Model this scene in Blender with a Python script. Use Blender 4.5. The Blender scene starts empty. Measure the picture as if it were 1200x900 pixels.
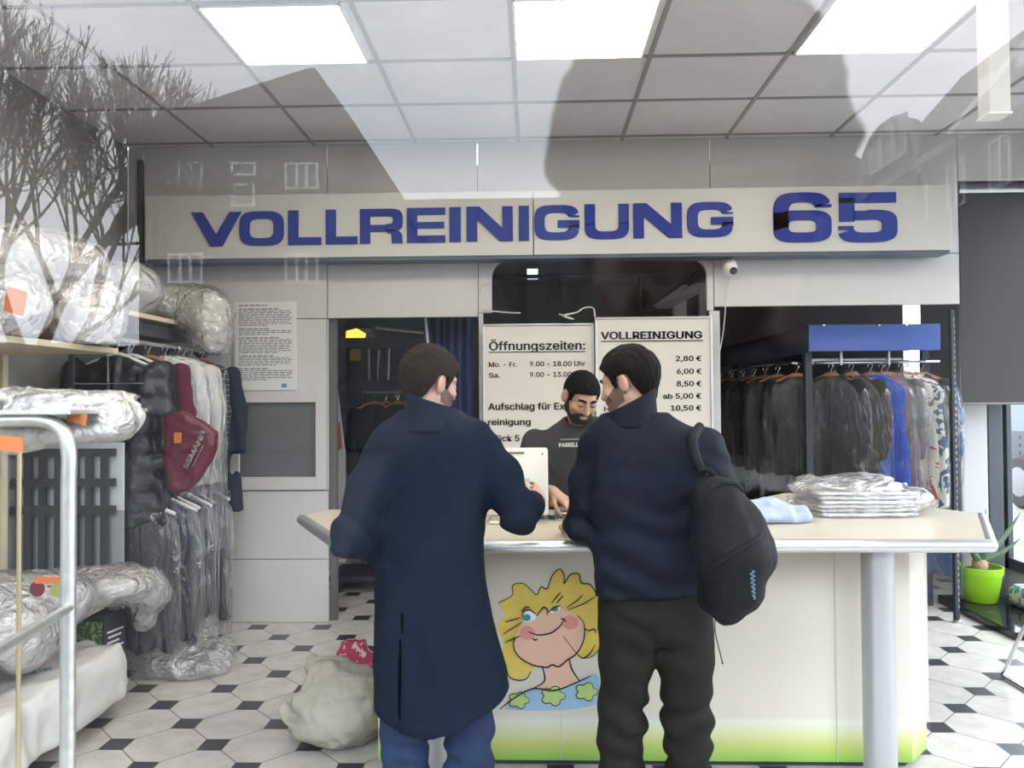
import bpy, bmesh, math, random
import numpy as np
from mathutils import Vector, Matrix, Euler
PI = math.pi
SC = bpy.context.scene
C = SC.collection
random.seed(7)

# ------------------------------------------------------------------ camera, sky, exposure
F_PX = 900.0
EYE = Vector((0.0, 0.0, 1.6))
YAW, PITCH, ROLL = math.radians(1.6), math.radians(1.05), math.radians(-0.40)
CAM_M = Matrix.Rotation(YAW, 4, 'Z') @ Matrix.Rotation(PI / 2 + PITCH, 4, 'X') @ Matrix.Rotation(ROLL, 4, 'Z')
cam_d = bpy.data.cameras.new('camera'); cam = bpy.data.objects.new('camera', cam_d); C.objects.link(cam)
cam.matrix_world = Matrix.Translation(EYE) @ CAM_M
cam_d.sensor_width = 36; cam_d.lens = 36 * F_PX / 1200
cam_d.clip_start = 0.01; cam_d.clip_end = 500
cam_d.dof.use_dof = True; cam_d.dof.focus_distance = 4.2; cam_d.dof.aperture_fstop = 5.0
SC.camera = cam
SC.view_settings.view_transform = 'Standard'; SC.view_settings.look = 'None'
SC.view_settings.exposure = 0.84; SC.view_settings.gamma = 1.0; SC.view_settings.use_curve_mapping = False
SC.cycles.max_bounces = 10; SC.cycles.transparent_max_bounces = 40
SC.cycles.diffuse_bounces = 4; SC.cycles.glossy_bounces = 4
SC.cycles.use_denoising = True
SC.cycles.caustics_reflective = False; SC.cycles.caustics_refractive = False

GLASS_Y = 0.13
SKY_STRENGTH = 5.6
PANEL_STRENGTH = 8.8

wd = bpy.data.worlds.new('overcast_sky'); SC.world = wd; wd.use_nodes = True
nt = wd.node_tree; N = nt.nodes; L = nt.links
for n in list(N): N.remove(n)
tc = N.new('ShaderNodeTexCoord')
mp = N.new('ShaderNodeMapping'); mp.inputs['Scale'].default_value = (1.0, 1.0, 2.6)
no = N.new('ShaderNodeTexNoise'); no.inputs['Scale'].default_value = 2.6; no.inputs['Detail'].default_value = 5; no.inputs['Roughness'].default_value = .55
cr = N.new('ShaderNodeValToRGB')
cr.color_ramp.elements[0].position = .36; cr.color_ramp.elements[0].color = (.60, .68, .80, 1)
cr.color_ramp.elements[1].position = .66; cr.color_ramp.elements[1].color = (.90, .93, .97, 1)
bg = N.new('ShaderNodeBackground'); bg.inputs['Strength'].default_value = SKY_STRENGTH
wo = N.new('ShaderNodeOutputWorld')
L.new(tc.outputs['Generated'], mp.inputs['Vector']); L.new(mp.outputs[0], no.inputs['Vector'])
L.new(no.outputs[0], cr.inputs[0]); L.new(cr.outputs[0], bg.inputs['Color']); L.new(bg.outputs[0], wo.inputs[0])

# ------------------------------------------------------------------ helpers
def thin_ior(t, fr, ior):
    """thin sheets reflect the same from both sides"""
    geo = t.nodes.new('ShaderNodeNewGeometry'); mx = t.nodes.new('ShaderNodeMix'); mx.data_type = 'FLOAT'
    mx.inputs[2].default_value = ior; mx.inputs[3].default_value = 1 / ior
    t.links.new(geo.outputs['Backfacing'], mx.inputs[0]); t.links.new(mx.outputs[0], fr.inputs['IOR'])
def ray(px, py):
    v = Vector(((px - 600) / F_PX, -(py - 450) / F_PX, -1.0))
    return (CAM_M.to_3x3() @ v)
def P(px, py, y):                 # point of the room at depth y seen at that pixel
    r = ray(px, py); return EYE + r * (y / r.y)
def PZ(px, py, z):                # point on the level z
    r = ray(px, py); return EYE + r * ((z - EYE.z) / r.z)
def PX(px, py, x):
    r = ray(px, py); return EYE + r * (x / r.x)
def RF(px, py, d):                # point out in the street whose mirror image in the shop window is d away
    p = P(px, py, d); return Vector((p.x, 2 * GLASS_Y - p.y, p.z))

MATS = {}
def mat(name, col, rough=.55, metal=0.0, var=0.0, vscale=6.0, bump=0.0, bscale=40.0, spec=.5, bstretch=None, emit=None, sheen=0, detail=4.0):
    if name in MATS: return MATS[name]
    m = bpy.data.materials.new(name); m.use_nodes = True; MATS[name] = m
    t = m.node_tree; b = t.nodes['Principled BSDF']
    b.inputs['Base Color'].default_value = (*col, 1); b.inputs['Roughness'].default_value = rough
    b.inputs['Metallic'].default_value = metal; b.inputs['Specular IOR Level'].default_value = spec
    if sheen: b.inputs['Sheen Weight'].default_value = sheen
    tcn = t.nodes.new('ShaderNodeTexCoord')
    if var:
        nz = t.nodes.new('ShaderNodeTexNoise'); nz.inputs['Scale'].default_value = vscale; nz.inputs['Detail'].default_value = detail
        t.links.new(tcn.outputs['Object'], nz.inputs['Vector'])
        rp = t.nodes.new('ShaderNodeValToRGB')
        rp.color_ramp.elements[0].position = .3; rp.color_ramp.elements[1].position = .7
        rp.color_ramp.elements[0].color = tuple(max(0, c * (1 - var)) for c in col) + (1,)
        rp.color_ramp.elements[1].color = tuple(min(1, c * (1 + var)) for c in col) + (1,)
        t.links.new(nz.outputs[0], rp.inputs[0]); t.links.new(rp.outputs[0], b.inputs['Base Color'])
    if bump:
        nb = t.nodes.new('ShaderNodeTexNoise'); nb.inputs['Scale'].default_value = bscale; nb.inputs['Detail'].default_value = detail
        src = tcn.outputs['Object']
        if bstretch:
            mpn = t.nodes.new('ShaderNodeMapping'); mpn.inputs['Scale'].default_value = bstretch
            t.links.new(src, mpn.inputs['Vector']); src = mpn.outputs[0]
        t.links.new(src, nb.inputs['Vector'])
        bp = t.nodes.new('ShaderNodeBump'); bp.inputs['Strength'].default_value = min(1, bump); bp.inputs['Distance'].default_value = .01 * max(1, bump)
        t.links.new(nb.outputs[0], bp.inputs['Height']); t.links.new(bp.outputs[0], b.inputs['Normal'])
    if emit:
        b.inputs['Emission Color'].default_value = (*emit[0], 1); b.inputs['Emission Strength'].default_value = emit[1]
    return m

def film_mat(name, fac=.14, milky=.05, tint=(.97, .97, .97), rough=.16, scale=9.0, stretch=(1, 1, .35), bump=1.0, gain=1.6):
    """thin clear plastic film: mostly see-through, with crumpled highlights"""
    if name in MATS: return MATS[name]
    m = bpy.data.materials.new(name); m.use_nodes = True; MATS[name] = m
    t = m.node_tree; n = t.nodes; l = t.links
    for x in list(n): n.remove(x)
    out = n.new('ShaderNodeOutputMaterial'); tr = n.new('ShaderNodeBsdfTransparent'); tr.inputs[0].default_value = (*tint, 1)
    gl = n.new('ShaderNodeBsdfGlossy'); gl.inputs['Roughness'].default_value = rough; gl.inputs[0].default_value = (1, 1, 1, 1)
    df = n.new('ShaderNodeBsdfDiffuse'); df.inputs[0].default_value = (.85, .85, .84, 1)
    tcn = n.new('ShaderNodeTexCoord'); mpn = n.new('ShaderNodeMapping'); mpn.inputs['Scale'].default_value = stretch
    nz = n.new('ShaderNodeTexNoise'); nz.inputs['Scale'].default_value = scale; nz.inputs['Detail'].default_value = 5; nz.inputs['Distortion'].default_value = 1.2
    bp = n.new('ShaderNodeBump'); bp.inputs['Strength'].default_value = bump; bp.inputs['Distance'].default_value = .06
    l.new(tcn.outputs['Object'], mpn.inputs[0]); l.new(mpn.outputs[0], nz.inputs['Vector']); l.new(nz.outputs[0], bp.inputs['Height'])
    l.new(bp.outputs[0], gl.inputs['Normal'])
    fr = n.new('ShaderNodeFresnel'); thin_ior(t, fr, 1.5); l.new(bp.outputs[0], fr.inputs['Normal'])
    ma = n.new('ShaderNodeMath'); ma.operation = 'MULTIPLY_ADD'; ma.inputs[1].default_value = gain; ma.inputs[2].default_value = fac - .05; ma.use_clamp = True
    l.new(fr.outputs[0], ma.inputs[0])
    m1 = n.new('ShaderNodeMixShader'); m1.inputs[0].default_value = milky; l.new(tr.outputs[0], m1.inputs[1]); l.new(df.outputs[0], m1.inputs[2])
    m2 = n.new('ShaderNodeMixShader'); l.new(ma.outputs[0], m2.inputs[0]); l.new(m1.outputs[0], m2.inputs[1]); l.new(gl.outputs[0], m2.inputs[2])
    l.new(m2.outputs[0], out.inputs[0])
    return m

WORLD = {}     # world matrix of every Empty
def thing(name, label, cat, loc=(0, 0, 0), rotz=0.0, group=None):
    o = bpy.data.objects.new(name, None); C.objects.link(o)
    o.empty_display_size = .1
    o.location = loc; o.rotation_euler = (0, 0, rotz)
    o['label'] = label; o['category'] = cat
    if group: o['group'] = group
    WORLD[o] = Matrix.Translation(Vector(loc)) @ Matrix.Rotation(rotz, 4, 'Z')
    return o
def tag(o, label, cat, group=None, kind=None):
    o['label'] = label; o['category'] = cat
    if group: o['group'] = group
    if kind: o['kind'] = kind
    return o
def mesh_obj(name, verts, faces, m, parent=None, smooth=False, label=None, world=True):
    """one mesh object; coordinates are given in world space and stored relative to the parent"""
    me = bpy.data.meshes.new(name)
    if parent is not None:
        Mx = WORLD.get(parent, Matrix.Identity(4))
        if world and Mx != Matrix.Identity(4):
            A = np.array(Mx.inverted()); V = np.asarray(verts, dtype=float).reshape(-1, 3)
            verts = V @ A[:3, :3].T + A[:3, 3]
    me.from_pydata([tuple(map(float, v)) for v in verts], [], [tuple(map(int, f)) for f in faces]); me.update()
    if m: me.materials.append(m)
    if smooth: me.polygons.foreach_set('use_smooth', [True] * len(me.polygons))
    o = bpy.data.objects.new(name, me); C.objects.link(o)
    if parent is not None: o.parent = parent; WORLD[o] = WORLD.get(parent, Matrix.Identity(4))
    if label: o['label'] = label
    return o
def struct(o): o['kind'] = 'structure'; return o

class MB:
    """collects shapes of ONE part"""
    def __init__(s): s.v = []; s.f = []
    def add(s, verts, faces):
        k = len(s.v); s.v += [tuple(v) for v in verts]; s.f += [tuple(i + k for i in f) for f in faces]; return s
    def bm(s, b):
        b.verts.index_update(); k = len(s.v)
        s.v += [tuple(v.co) for v in b.verts]; s.f += [tuple(v.index + k for v in f.verts) for f in b.faces]; b.free(); return s
    def box(s, lo, hi, bev=0.0, M=None):
        b = bmesh.new(); bmesh.ops.create_cube(b, size=1)
        lo = Vector(lo); hi = Vector(hi)
        for v in b.verts: v.co = Vector(((v.co[i] + .5) * (hi[i] - lo[i]) + lo[i]) for i in range(3))
        if bev: bmesh.ops.bevel(b, geom=b.edges[:], offset=bev, segments=2, affect='EDGES', profile=.5)
        if M is not None:
            for v in b.verts: v.co = M @ v.co
        return s.bm(b)
    def tube(s, pts, r, n=10, cap=True, closed=False):
        pts = [Vector(p) for p in pts]; m = len(pts)
        rs = r if isinstance(r, (list, tuple)) else [r] * m
        t0 = (pts[1] - pts[0]).normalized(); up = Vector((0, 0, 1)) if abs(t0.z) < .9 else Vector((1, 0, 0))
        u = t0.cross(up).normalized(); V = []; Fc = []
        for i, p in enumerate(pts):
            if closed: t = (pts[(i + 1) % m] - pts[i - 1]).normalized()
            else: t = (pts[min(i + 1, m - 1)] - pts[max(i - 1, 0)]).normalized()
            u = (u - t * u.dot(t)).normalized(); w = t.cross(u)
            for k in range(n):
                a = 2 * PI * k / n; V.append(p + (u * math.cos(a) + w * math.sin(a)) * rs[i])
        for i in range(m if closed else m - 1):
            j = (i + 1) % m
            for k in range(n): Fc.append((i * n + k, i * n + (k + 1) % n, j * n + (k + 1) % n, j * n + k))
        if cap and not closed: Fc += [tuple(range(n))[::-1], tuple((m - 1) * n + k for k in range(n))]
        return s.add(V, Fc)
    def lathe(s, prof, c=(0, 0, 0), n=24, M=None):
        V = []; Fc = []; c = Vector(c)
        for (r, z) in prof:
            for k in range(n):
                a = 2 * PI * k / n; V.append(Vector((c.x + r * math.cos(a), c.y + r * math.sin(a), c.z + z)))
        for i in range(len(prof) - 1):
            for k in range(n): Fc.append((i * n + k, i * n + (k + 1) % n, (i + 1) * n + (k + 1) % n, (i + 1) * n + k))
        Fc += [tuple(range(n))[::-1], tuple((len(prof) - 1) * n + k for k in range(n))]
        if M is not None: V = [M @ v for v in V]
        return s.add(V, Fc)
    def prism(s, poly, d):
        """polygon (3D points) extruded along vector d"""
        poly = [Vector(p) for p in poly]; d = Vector(d); n = len(poly)
        V = poly + [p + d for p in poly]
        Fc = [tuple(range(n))[::-1], tuple(range(n, 2 * n))] + [(i, (i + 1) % n, n + (i + 1) % n, n + i) for i in range(n)]
        return s.add(V, Fc)
    def sphere(s, c, r, n=16, m=10):
        c = Vector(c); r = Vector(r) if hasattr(r, '__len__') else Vector((r, r, r)); pr = []
        V = []; Fc = []
        for i in range(1, m):
            a = PI * i / m
            for k in range(n):
                b = 2 * PI * k / n; V.append(c + Vector((r.x * math.sin(a) * math.cos(b), r.y * math.sin(a) * math.sin(b), r.z * math.cos(a))))
        t = len(V); V += [c + Vector((0, 0, r.z)), c - Vector((0, 0, r.z))]
        for i in range(m - 2):
            for k in range(n): Fc.append((i * n + k, i * n + (k + 1) % n, (i + 1) * n + (k + 1) % n, (i + 1) * n + k)[::-1])
        for k in range(n): Fc += [(t, k, (k + 1) % n), (t + 1, (m - 2) * n + (k + 1) % n, (m - 2) * n + k)]
        return s.add(V, Fc)
    def build(s, name, m, parent=None, smooth=False, label=None): 
        o = mesh_obj(name, s.v, s.f, m, parent, False, label)
        if smooth:
            me = o.data; me.polygons.foreach_set('use_smooth', [True] * len(me.polygons))
            try: me.set_sharp_from_angle(angle=math.radians(38))
            except Exception: pass
        return o

def smooth_path(pts, n=8, closed=False):
    """Catmull-Rom through the points"""
    pts = [Vector(p) for p in pts]; m = len(pts); out = []
    g = (lambda i: pts[i % m]) if closed else (lambda i: pts[max(0, min(m - 1, i))])
    for i in range(m if closed else m - 1):
        a, b, c, d = g(i - 1), g(i), g(i + 1), g(i + 2)
        for k in range(n):
            t = k / n
            out.append(.5 * ((2 * b) + (c - a) * t + (2 * a - 5 * b + 4 * c - d) * t * t + (3 * b - a - 3 * c + d) * t ** 3))
    if not closed: out.append(pts[-1])
    return out

FONT = None
try:
    import os
    for _d in (bpy.utils.system_resource('DATAFILES', path='fonts'),):
        _f = os.path.join(_d, 'Inter.woff2')
        if os.path.exists(_f): FONT = bpy.data.fonts.load(_f)      # the sans font that ships with Blender itself
except Exception: FONT = None
def text(name, s, x0, x1, ybase, ycap, m, parent, bold=.012, ext=.0012, caps='H'):
    """raised lettering on a wall-parallel plane. x0,x1: world x span; ybase,ycap: (y plane, z base, z cap)"""
    cu = bpy.data.curves.new(name, 'FONT'); cu.body = s; cu.size = 1
    if FONT: cu.font = FONT
    cu.extrude = .02; cu.resolution_u = 3
    o = bpy.data.objects.new('tmp', cu); C.objects.link(o)
    dg = bpy.context.evaluated_depsgraph_get(); me = bpy.data.meshes.new_from_object(o.evaluated_get(dg))
    n = len(me.vertices); co = np.empty(n * 3); me.vertices.foreach_get('co', co); co = co.reshape(-1, 3)
    faces = [tuple(p.vertices) for p in me.polygons]
    bpy.data.objects.remove(o); bpy.data.curves.remove(cu); bpy.data.meshes.remove(me)
    if bold:                                     # heavier strokes: the outline repeated a hair to each side
        b = bold; k = len(co)
        sh_ = [(-b, 0), (b, 0), (0, b * .6), (0, -b * .6)]
        co = np.concatenate([co + np.array((dx, dy, 0)) for dx, dy in sh_]); faces = [tuple(i + k * j for i in f) for j in range(4) for f in faces]
    return co, faces
CAPH = .728
def wall_text(s, px0, px1, pyb, pyc, y, m, parent, bold=.012, name='lettering', thick=.002, skip=True):
    """lettering on a plane facing the window, spanning pixels px0..px1, baseline pyb, cap height pyc"""
    co, faces = text(name, s, 0, 0, 0, 0, m, parent, bold)
    a = P(px0, pyb, y); b = P(px1, pyb, y); h = P(px0, pyc, y).z - a.z
    mn, mx = co[:, 0].min(), co[:, 0].max()
    V = np.empty_like(co)
    u = (co[:, 0] - mn) / (mx - mn)
    V[:, 0] = a.x + u * (b.x - a.x); V[:, 1] = y - co[:, 2] / .02 * thick; V[:, 2] = (a.z + b.z) / 2 + co[:, 1] / CAPH * h
    return mesh_obj(name, V, faces, m, parent)

# ------------------------------------------------------------------ signed-distance sculpting (continuous bodies, cloth, bags)
def vnoise(X, Y, Z, seed=0):
    xi = np.floor(X).astype(np.int64); yi = np.floor(Y).astype(np.int64); zi = np.floor(Z).astype(np.int64)
    fx = X - xi; fy = Y - yi; fz = Z - zi
    fx = fx * fx * (3 - 2 * fx); fy = fy * fy * (3 - 2 * fy); fz = fz * fz * (3 - 2 * fz)
    def h(i, j, k):
        n = (i * 374761393 + j * 668265263 + k * 2147483647 + seed * 1274126177) & 0xffffffff
        n = ((n ^ (n >> 13)) * 1274126177) & 0xffffffff
        return ((n ^ (n >> 16)) & 0xffff) / 65535.0 * 2 - 1
    r = 0
    for a in (0, 1):
        for b in (0, 1):
            for c in (0, 1):
                r = r + h(xi + a, yi + b, zi + c) * (fx if a else 1 - fx) * (fy if b else 1 - fy) * (fz if c else 1 - fz)
    return r
def fbm(X, Y, Z, seed=0, o=3):
    r = 0; a = 1.0; s = 1.0
    for i in range(o): r = r + a * vnoise(X * s, Y * s, Z * s, seed + i); a *= .5; s *= 2.03
    return r
def ridged(X, Y, Z, seed=0, o=2):
    r = 0; a = 1.0; s = 1.0
    for i in range(o): r = r + a * (1 - 2 * np.abs(vnoise(X * s, Y * s, Z * s, seed + i))); a *= .5; s *= 2.1
    return r

class SDF:
    def __init__(s, lo, hi, h):
        s.lo = np.array(lo, float); s.h = h
        s.n = np.ceil((np.array(hi, float) - s.lo) / h).astype(int) + 1
        s.F = np.full(s.n, 1.0, dtype=np.float32)
    def sub(s, lo, hi, mg):
        a = np.clip(np.floor((np.array(lo) - mg - s.lo) / s.h).astype(int), 0, s.n); b = np.clip(np.ceil((np.array(hi) + mg - s.lo) / s.h).astype(int) + 1, 0, s.n)
        if np.any(b <= a): return None
        g = [s.lo[i] + s.h * np.arange(a[i], b[i]) for i in range(3)]
        X, Y, Z = np.meshgrid(*g, indexing='ij', sparse=True)
        return tuple(slice(a[i], b[i]) for i in range(3)), X, Y, Z
    def grid(s):
        g = [s.lo[i] + s.h * np.arange(s.n[i]) for i in range(3)]
        return np.meshgrid(*g, indexing='ij', sparse=True)
    def put(s, fn, lo, hi, k=.01, op='u'):
        r = s.sub(lo, hi, k + 2.5 * s.h)
        if r is None: return s
        sl, X, Y, Z = r; d = fn(X, Y, Z); A = s.F[sl]
        if op == 'u':
            q = np.maximum(k - np.abs(A - d), 0) / max(k, 1e-9); s.F[sl] = np.minimum(A, d) - q * q * k * .25
        else:
            d = -d; q = np.maximum(k - np.abs(A - d), 0) / max(k, 1e-9); s.F[sl] = np.maximum(A, d) + q * q * k * .25
        return s
    def cone(s, a, b, ra, rb, k=.02, op='u', flat=None):
        """tapered capsule; flat=(axis vector, factor) squeezes the section"""
        a = np.array(a, float); b = np.array(b, float); ab = b - a; L2 = max(ab @ ab, 1e-9); R = max(ra, rb)
        def fn(X, Y, Z):
            px, py, pz = X - a[0], Y - a[1], Z - a[2]
            t = np.clip((px * ab[0] + py * ab[1] + pz * ab[2]) / L2, 0, 1)
            dx, dy, dz = px - t * ab[0], py - t * ab[1], pz - t * ab[2]
            if flat is not None:
                u = np.array(flat[0], float); u /= np.linalg.norm(u); e = (dx * u[0] + dy * u[1] + dz * u[2]) * (flat[1] - 1)
                dx, dy, dz = dx + e * u[0], dy + e * u[1], dz + e * u[2]
            return np.sqrt(dx * dx + dy * dy + dz * dz) - (ra + (rb - ra) * t)
        return s.put(fn, np.minimum(a, b) - R, np.maximum(a, b) + R, k, op)
    def chain(s, pts, rs, k=.02, op='u', flat=None):
        for i in range(len(pts) - 1): s.cone(pts[i], pts[i + 1], rs[i], rs[i + 1], k, op, flat)
        return s
    def ell(s, c, r, R=None, k=.02, op='u'):
        c = np.array(c, float); r = np.array(r, float); Q = np.eye(3) if R is None else np.array(R)
        rm = r.max()
        def fn(X, Y, Z):
            dx, dy, dz = X - c[0], Y - c[1], Z - c[2]
            u = (Q[0, 0] * dx + Q[1, 0] * dy + Q[2, 0] * dz) / r[0]; v = (Q[0, 1] * dx + Q[1, 1] * dy + Q[2, 1] * dz) / r[1]; w = (Q[0, 2] * dx + Q[1, 2] * dy + Q[2, 2] * dz) / r[2]
            l = np.sqrt(u * u + v * v + w * w); g = np.sqrt((u / r[0]) ** 2 + (v / r[1]) ** 2 + (w / r[2]) ** 2) + 1e-6
            return l * (l - 1) / g
        return s.put(fn, c - rm, c + rm, k, op)
    def stack(s, rows, k=.03, ex=2.4, op='u'):
        """rows of (z, cx, cy, rx, ry): a trunk of rounded sections"""
        rows = sorted(rows); A = np.array(rows); z = A[:, 0]
        lo = [(A[:, 1] - A[:, 3]).min(), (A[:, 2] - A[:, 4]).min(), z[0]]; hi = [(A[:, 1] + A[:, 3]).max(), (A[:, 2] + A[:, 4]).max(), z[-1]]
        zz = np.linspace(z[0], z[-1], 200)
        def sm(c):
            v = np.interp(zz, z, c); w = 9; return np.convolve(np.pad(v, w, mode='edge'), np.ones(2 * w + 1) / (2 * w + 1), 'valid')
        cs = [sm(A[:, i]) for i in range(1, 5)]
        def fn(X, Y, Z):
            cx, cy, rx, ry = [np.interp(Z, zz, c) for c in cs]
            q = (np.abs((X - cx) / rx) ** ex + np.abs((Y - cy) / ry) ** ex) ** (1 / ex)
            d = (q - 1) * np.minimum(rx, ry)
            return np.maximum(d, np.maximum(z[0] - Z, Z - z[-1]))
        return s.put(fn, lo, hi, k, op)
    def disp(s, fn, band=.06):
        """push the surface by fn where it is near"""
        X, Y, Z = s.grid(); s.F += np.where(np.abs(s.F) < band, -fn(X, Y, Z), 0).astype(np.float32); return s
    def cut(s, fn):
        X, Y, Z = s.grid(); s.F = np.maximum(s.F, fn(X, Y, Z)).astype(np.float32); return s
    def nets(s):
        F = s.F.copy(); F[0] = F[-1] = 1; F[:, 0] = F[:, -1] = 1; F[:, :, 0] = F[:, :, -1] = 1
        S = F < 0; n = np.array(F.shape)
        cnt = np.zeros(n - 1, np.int8)
        for a in (0, 1):
            for b in (0, 1):
                for c in (0, 1): cnt += S[a:n[0] - 1 + a, b:n[1] - 1 + b, c:n[2] - 1 + c]
        act = np.argwhere((cnt > 0) & (cnt < 8)); 
        idx = np.full(n - 1, -1, np.int64); idx[tuple(act.T)] = np.arange(len(act))
        acc = np.zeros((len(act), 3)); num = np.zeros(len(act))
        cor = [(a, b, c) for a in (0, 1) for b in (0, 1) for c in (0, 1)]
        for i in range(8):
            for j in range(i + 1, 8):
                p, q = np.array(cor[i]), np.array(cor[j])
                if np.abs(p - q).sum() != 1: continue
                f0 = F[tuple((act + p).T)]; f1 = F[tuple((act + q).T)]; mk = (f0 < 0) != (f1 < 0)
                t = np.where(mk, f0 / np.where(mk, f0 - f1, 1), 0)
                acc += np.where(mk[:, None], p + t[:, None] * (q - p), 0); num += mk
        V = s.lo + s.h * (act + acc / num[:, None]); Q = []
        for ax in range(3):
            u, v = (ax + 1) % 3, (ax + 2) % 3
            sl0 = [slice(None)] * 3; sl1 = [slice(None)] * 3; sl0[ax] = slice(0, -1); sl1[ax] = slice(1, None)
            A = S[tuple(sl0)]; B = S[tuple(sl1)]; e = np.argwhere(A != B)
            e = e[(e[:, u] > 0) & (e[:, v] > 0) & (e[:, u] < n[u] - 1) & (e[:, v] < n[v] - 1)]
            inside = A[tuple(e.T)]
            def g(du, dv):
                w = e.copy(); w[:, u] -= du; w[:, v] -= dv; return idx[tuple(w.T)]
            q = np.stack([g(1, 1), g(0, 1), g(0, 0), g(1, 0)], 1)
            q[~inside] = q[~inside][:, ::-1]; Q.append(q)
        Q = np.concatenate(Q); Q = Q[(Q >= 0).all(1)]
        return V, Q
    def build(s, name, m, parent=None, label=None, relax=1, world=True):
        V, Q = s.nets()
        for _ in range(relax):
            acc = np.zeros_like(V); w = np.zeros(len(V))
            for i in range(4):
                np.add.at(acc, Q[:, i], V[Q[:, (i + 1) % 4]] + V[Q[:, i - 1]]); np.add.at(w, Q[:, i], 2)
            V = V * .5 + .5 * acc / np.maximum(w, 1)[:, None]
        if parent is not None and world:
            A = np.array(WORLD.get(parent, Matrix.Identity(4)).inverted()); V = V @ A[:3, :3].T + A[:3, 3]
        me = bpy.data.meshes.new(name); me.vertices.add(len(V)); me.vertices.foreach_set('co', V.ravel().astype(np.float32))
        me.loops.add(len(Q) * 4); me.loops.foreach_set('vertex_index', Q.ravel().astype(np.int32))
        me.polygons.add(len(Q)); me.polygons.foreach_set('loop_start', np.arange(0, len(Q) * 4, 4, dtype=np.int32))
        me.update(calc_edges=True); me.validate()
        me.polygons.foreach_set('use_smooth', [True] * len(me.polygons)); me.materials.append(m)
        o = bpy.data.objects.new(name, me); C.objects.link(o)
        if parent is not None: o.parent = parent; WORLD[o] = WORLD.get(parent, Matrix.Identity(4))
        if label: o['label'] = label
        return o

def copy_thing(root, loc, rotz, label=None, mats=None, tilt=0):
    """a copy of a thing with copies of its parts and their sub-parts; mats maps part name -> material"""
    def cp(o, par):
        c = o.copy(); C.objects.link(c)
        if par is not None: c.parent = par
        base = o.name.split('.')[0]
        if mats and base in mats and c.type == 'MESH':
            c.material_slots[0].link = 'OBJECT'; c.material_slots[0].material = mats[base]
        for ch in list(o.children): cp(ch, c)
        return c
    r = cp(root, None); r.location = loc; r.rotation_euler = (tilt, 0, rotz)
    if label: r['label'] = label
    return r
# ------------------------------------------------------------------ materials of the room
M_panel = mat('white_laminate', (.57, .56, .54), .5, var=.03, vscale=3)
M_ceil = mat('ceiling_tile', (.68, .665, .66), .8, var=.03, vscale=8, bump=.04, bscale=120)
M_dark = mat('dark_paint', (.035, .04, .05), .6)
M_alu = mat('aluminium', (.62, .63, .65), .34, metal=.9, bump=.05, bscale=200, bstretch=(1, 1, .02))
M_steel = mat('galvanised_steel', (.55, .56, .53), .38, metal=.85, var=.12, vscale=30)
M_chrome = mat('chrome', (.75, .76, .78), .15, metal=1)
M_wood = mat('pale_wood', (.60, .50, .36), .55, var=.10, vscale=5, bump=.05, bscale=30, bstretch=(10, 1, 10))
M_black = mat('black_ink', (.012, .012, .014), .5)
M_blue = mat('sign_blue', (.007, .028, .24), .55, spec=.3)
M_whiteboard = mat('glossy_white_board', (.66, .62, .55), .25)

def floor_mat():
    m = bpy.data.materials.new('octagon_tiles'); m.use_nodes = True; t = m.node_tree; n = t.nodes; l = t.links; b = n['Principled BSDF']
    PER = .4575; OX, OY = FLOOR_O
    geo = n.new('ShaderNodeNewGeometry'); sp = n.new('ShaderNodeSeparateXYZ'); l.new(geo.outputs['Position'], sp.inputs[0])
    def mth(op, a, b_=None):
        x = n.new('ShaderNodeMath'); x.operation = op
        for i, v in enumerate((a, b_)):
            if v is None: continue
            if isinstance(v, (int, float)): x.inputs[i].default_value = v
            else: l.new(v, x.inputs[i])
        return x.outputs[0]
    u = mth('DIVIDE', mth('SUBTRACT', sp.outputs[0], OX), PER); v = mth('DIVIDE', mth('SUBTRACT', sp.outputs[1], OY), PER)
    def cen(x, o): return mth('ABSOLUTE', mth('SUBTRACT', mth('FRACT', mth('ADD', x, .5 + o)), .5))
    d0 = mth('MAXIMUM', cen(u, 0), cen(v, 0)); d1 = mth('MAXIMUM', cen(u, .5), cen(v, .5))
    dd = mth('MINIMUM', d0, d1); dot = mth('LESS_THAN', dd, .122)
    edge = mth('LESS_THAN', mth('ABSOLUTE', mth('SUBTRACT', dd, .126)), .0045)
    s_ = cen(mth('ADD', u, v), 0); t_ = cen(mth('SUBTRACT', u, v), 0)
    gr = mth('LESS_THAN', mth('MINIMUM', s_, t_), .0085)
    line = mth('MAXIMUM', gr, edge); line = mth('MULTIPLY', line, mth('SUBTRACT', 1, dot))
    nz = n.new('ShaderNodeTexNoise'); nz.inputs['Scale'].default_value = 7; nz.inputs['Detail'].default_value = 7; nz.inputs['Roughness'].default_value = .65; l.new(geo.outputs['Position'], nz.inputs['Vector'])
    rp = n.new('ShaderNodeValToRGB'); rp.color_ramp.elements[0].position = .3; rp.color_ramp.elements[1].position = .72
    rp.color_ramp.elements[0].color = (.42, .40, .365, 1); rp.color_ramp.elements[1].color = (.60, .58, .54, 1); l.new(nz.outputs[0], rp.inputs[0])
    def mix(f, a, col):
        x = n.new('ShaderNodeMix'); x.data_type = 'RGBA'; l.new(f, x.inputs[0]); l.new(a, x.inputs[6]); x.inputs[7].default_value = (*col, 1); return x.outputs[2]
    c = mix(line, rp.outputs[0], (.10, .095, .09)); c = mix(dot, c, (.035, .037, .042))
    l.new(c, b.inputs['Base Color']); b.inputs['Roughness'].default_value = .32
    return m
_f = [PZ(165, 807, 0), PZ(191, 826, 0), PZ(219.5, 848, 0), PZ(252, 873, 0)]
FLOOR_O = (_f[2].x, _f[2].y)
M_floor = floor_mat()

BACK = 5.5
ZC = 3.45
XL, XR = -2.95, 3.78

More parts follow.
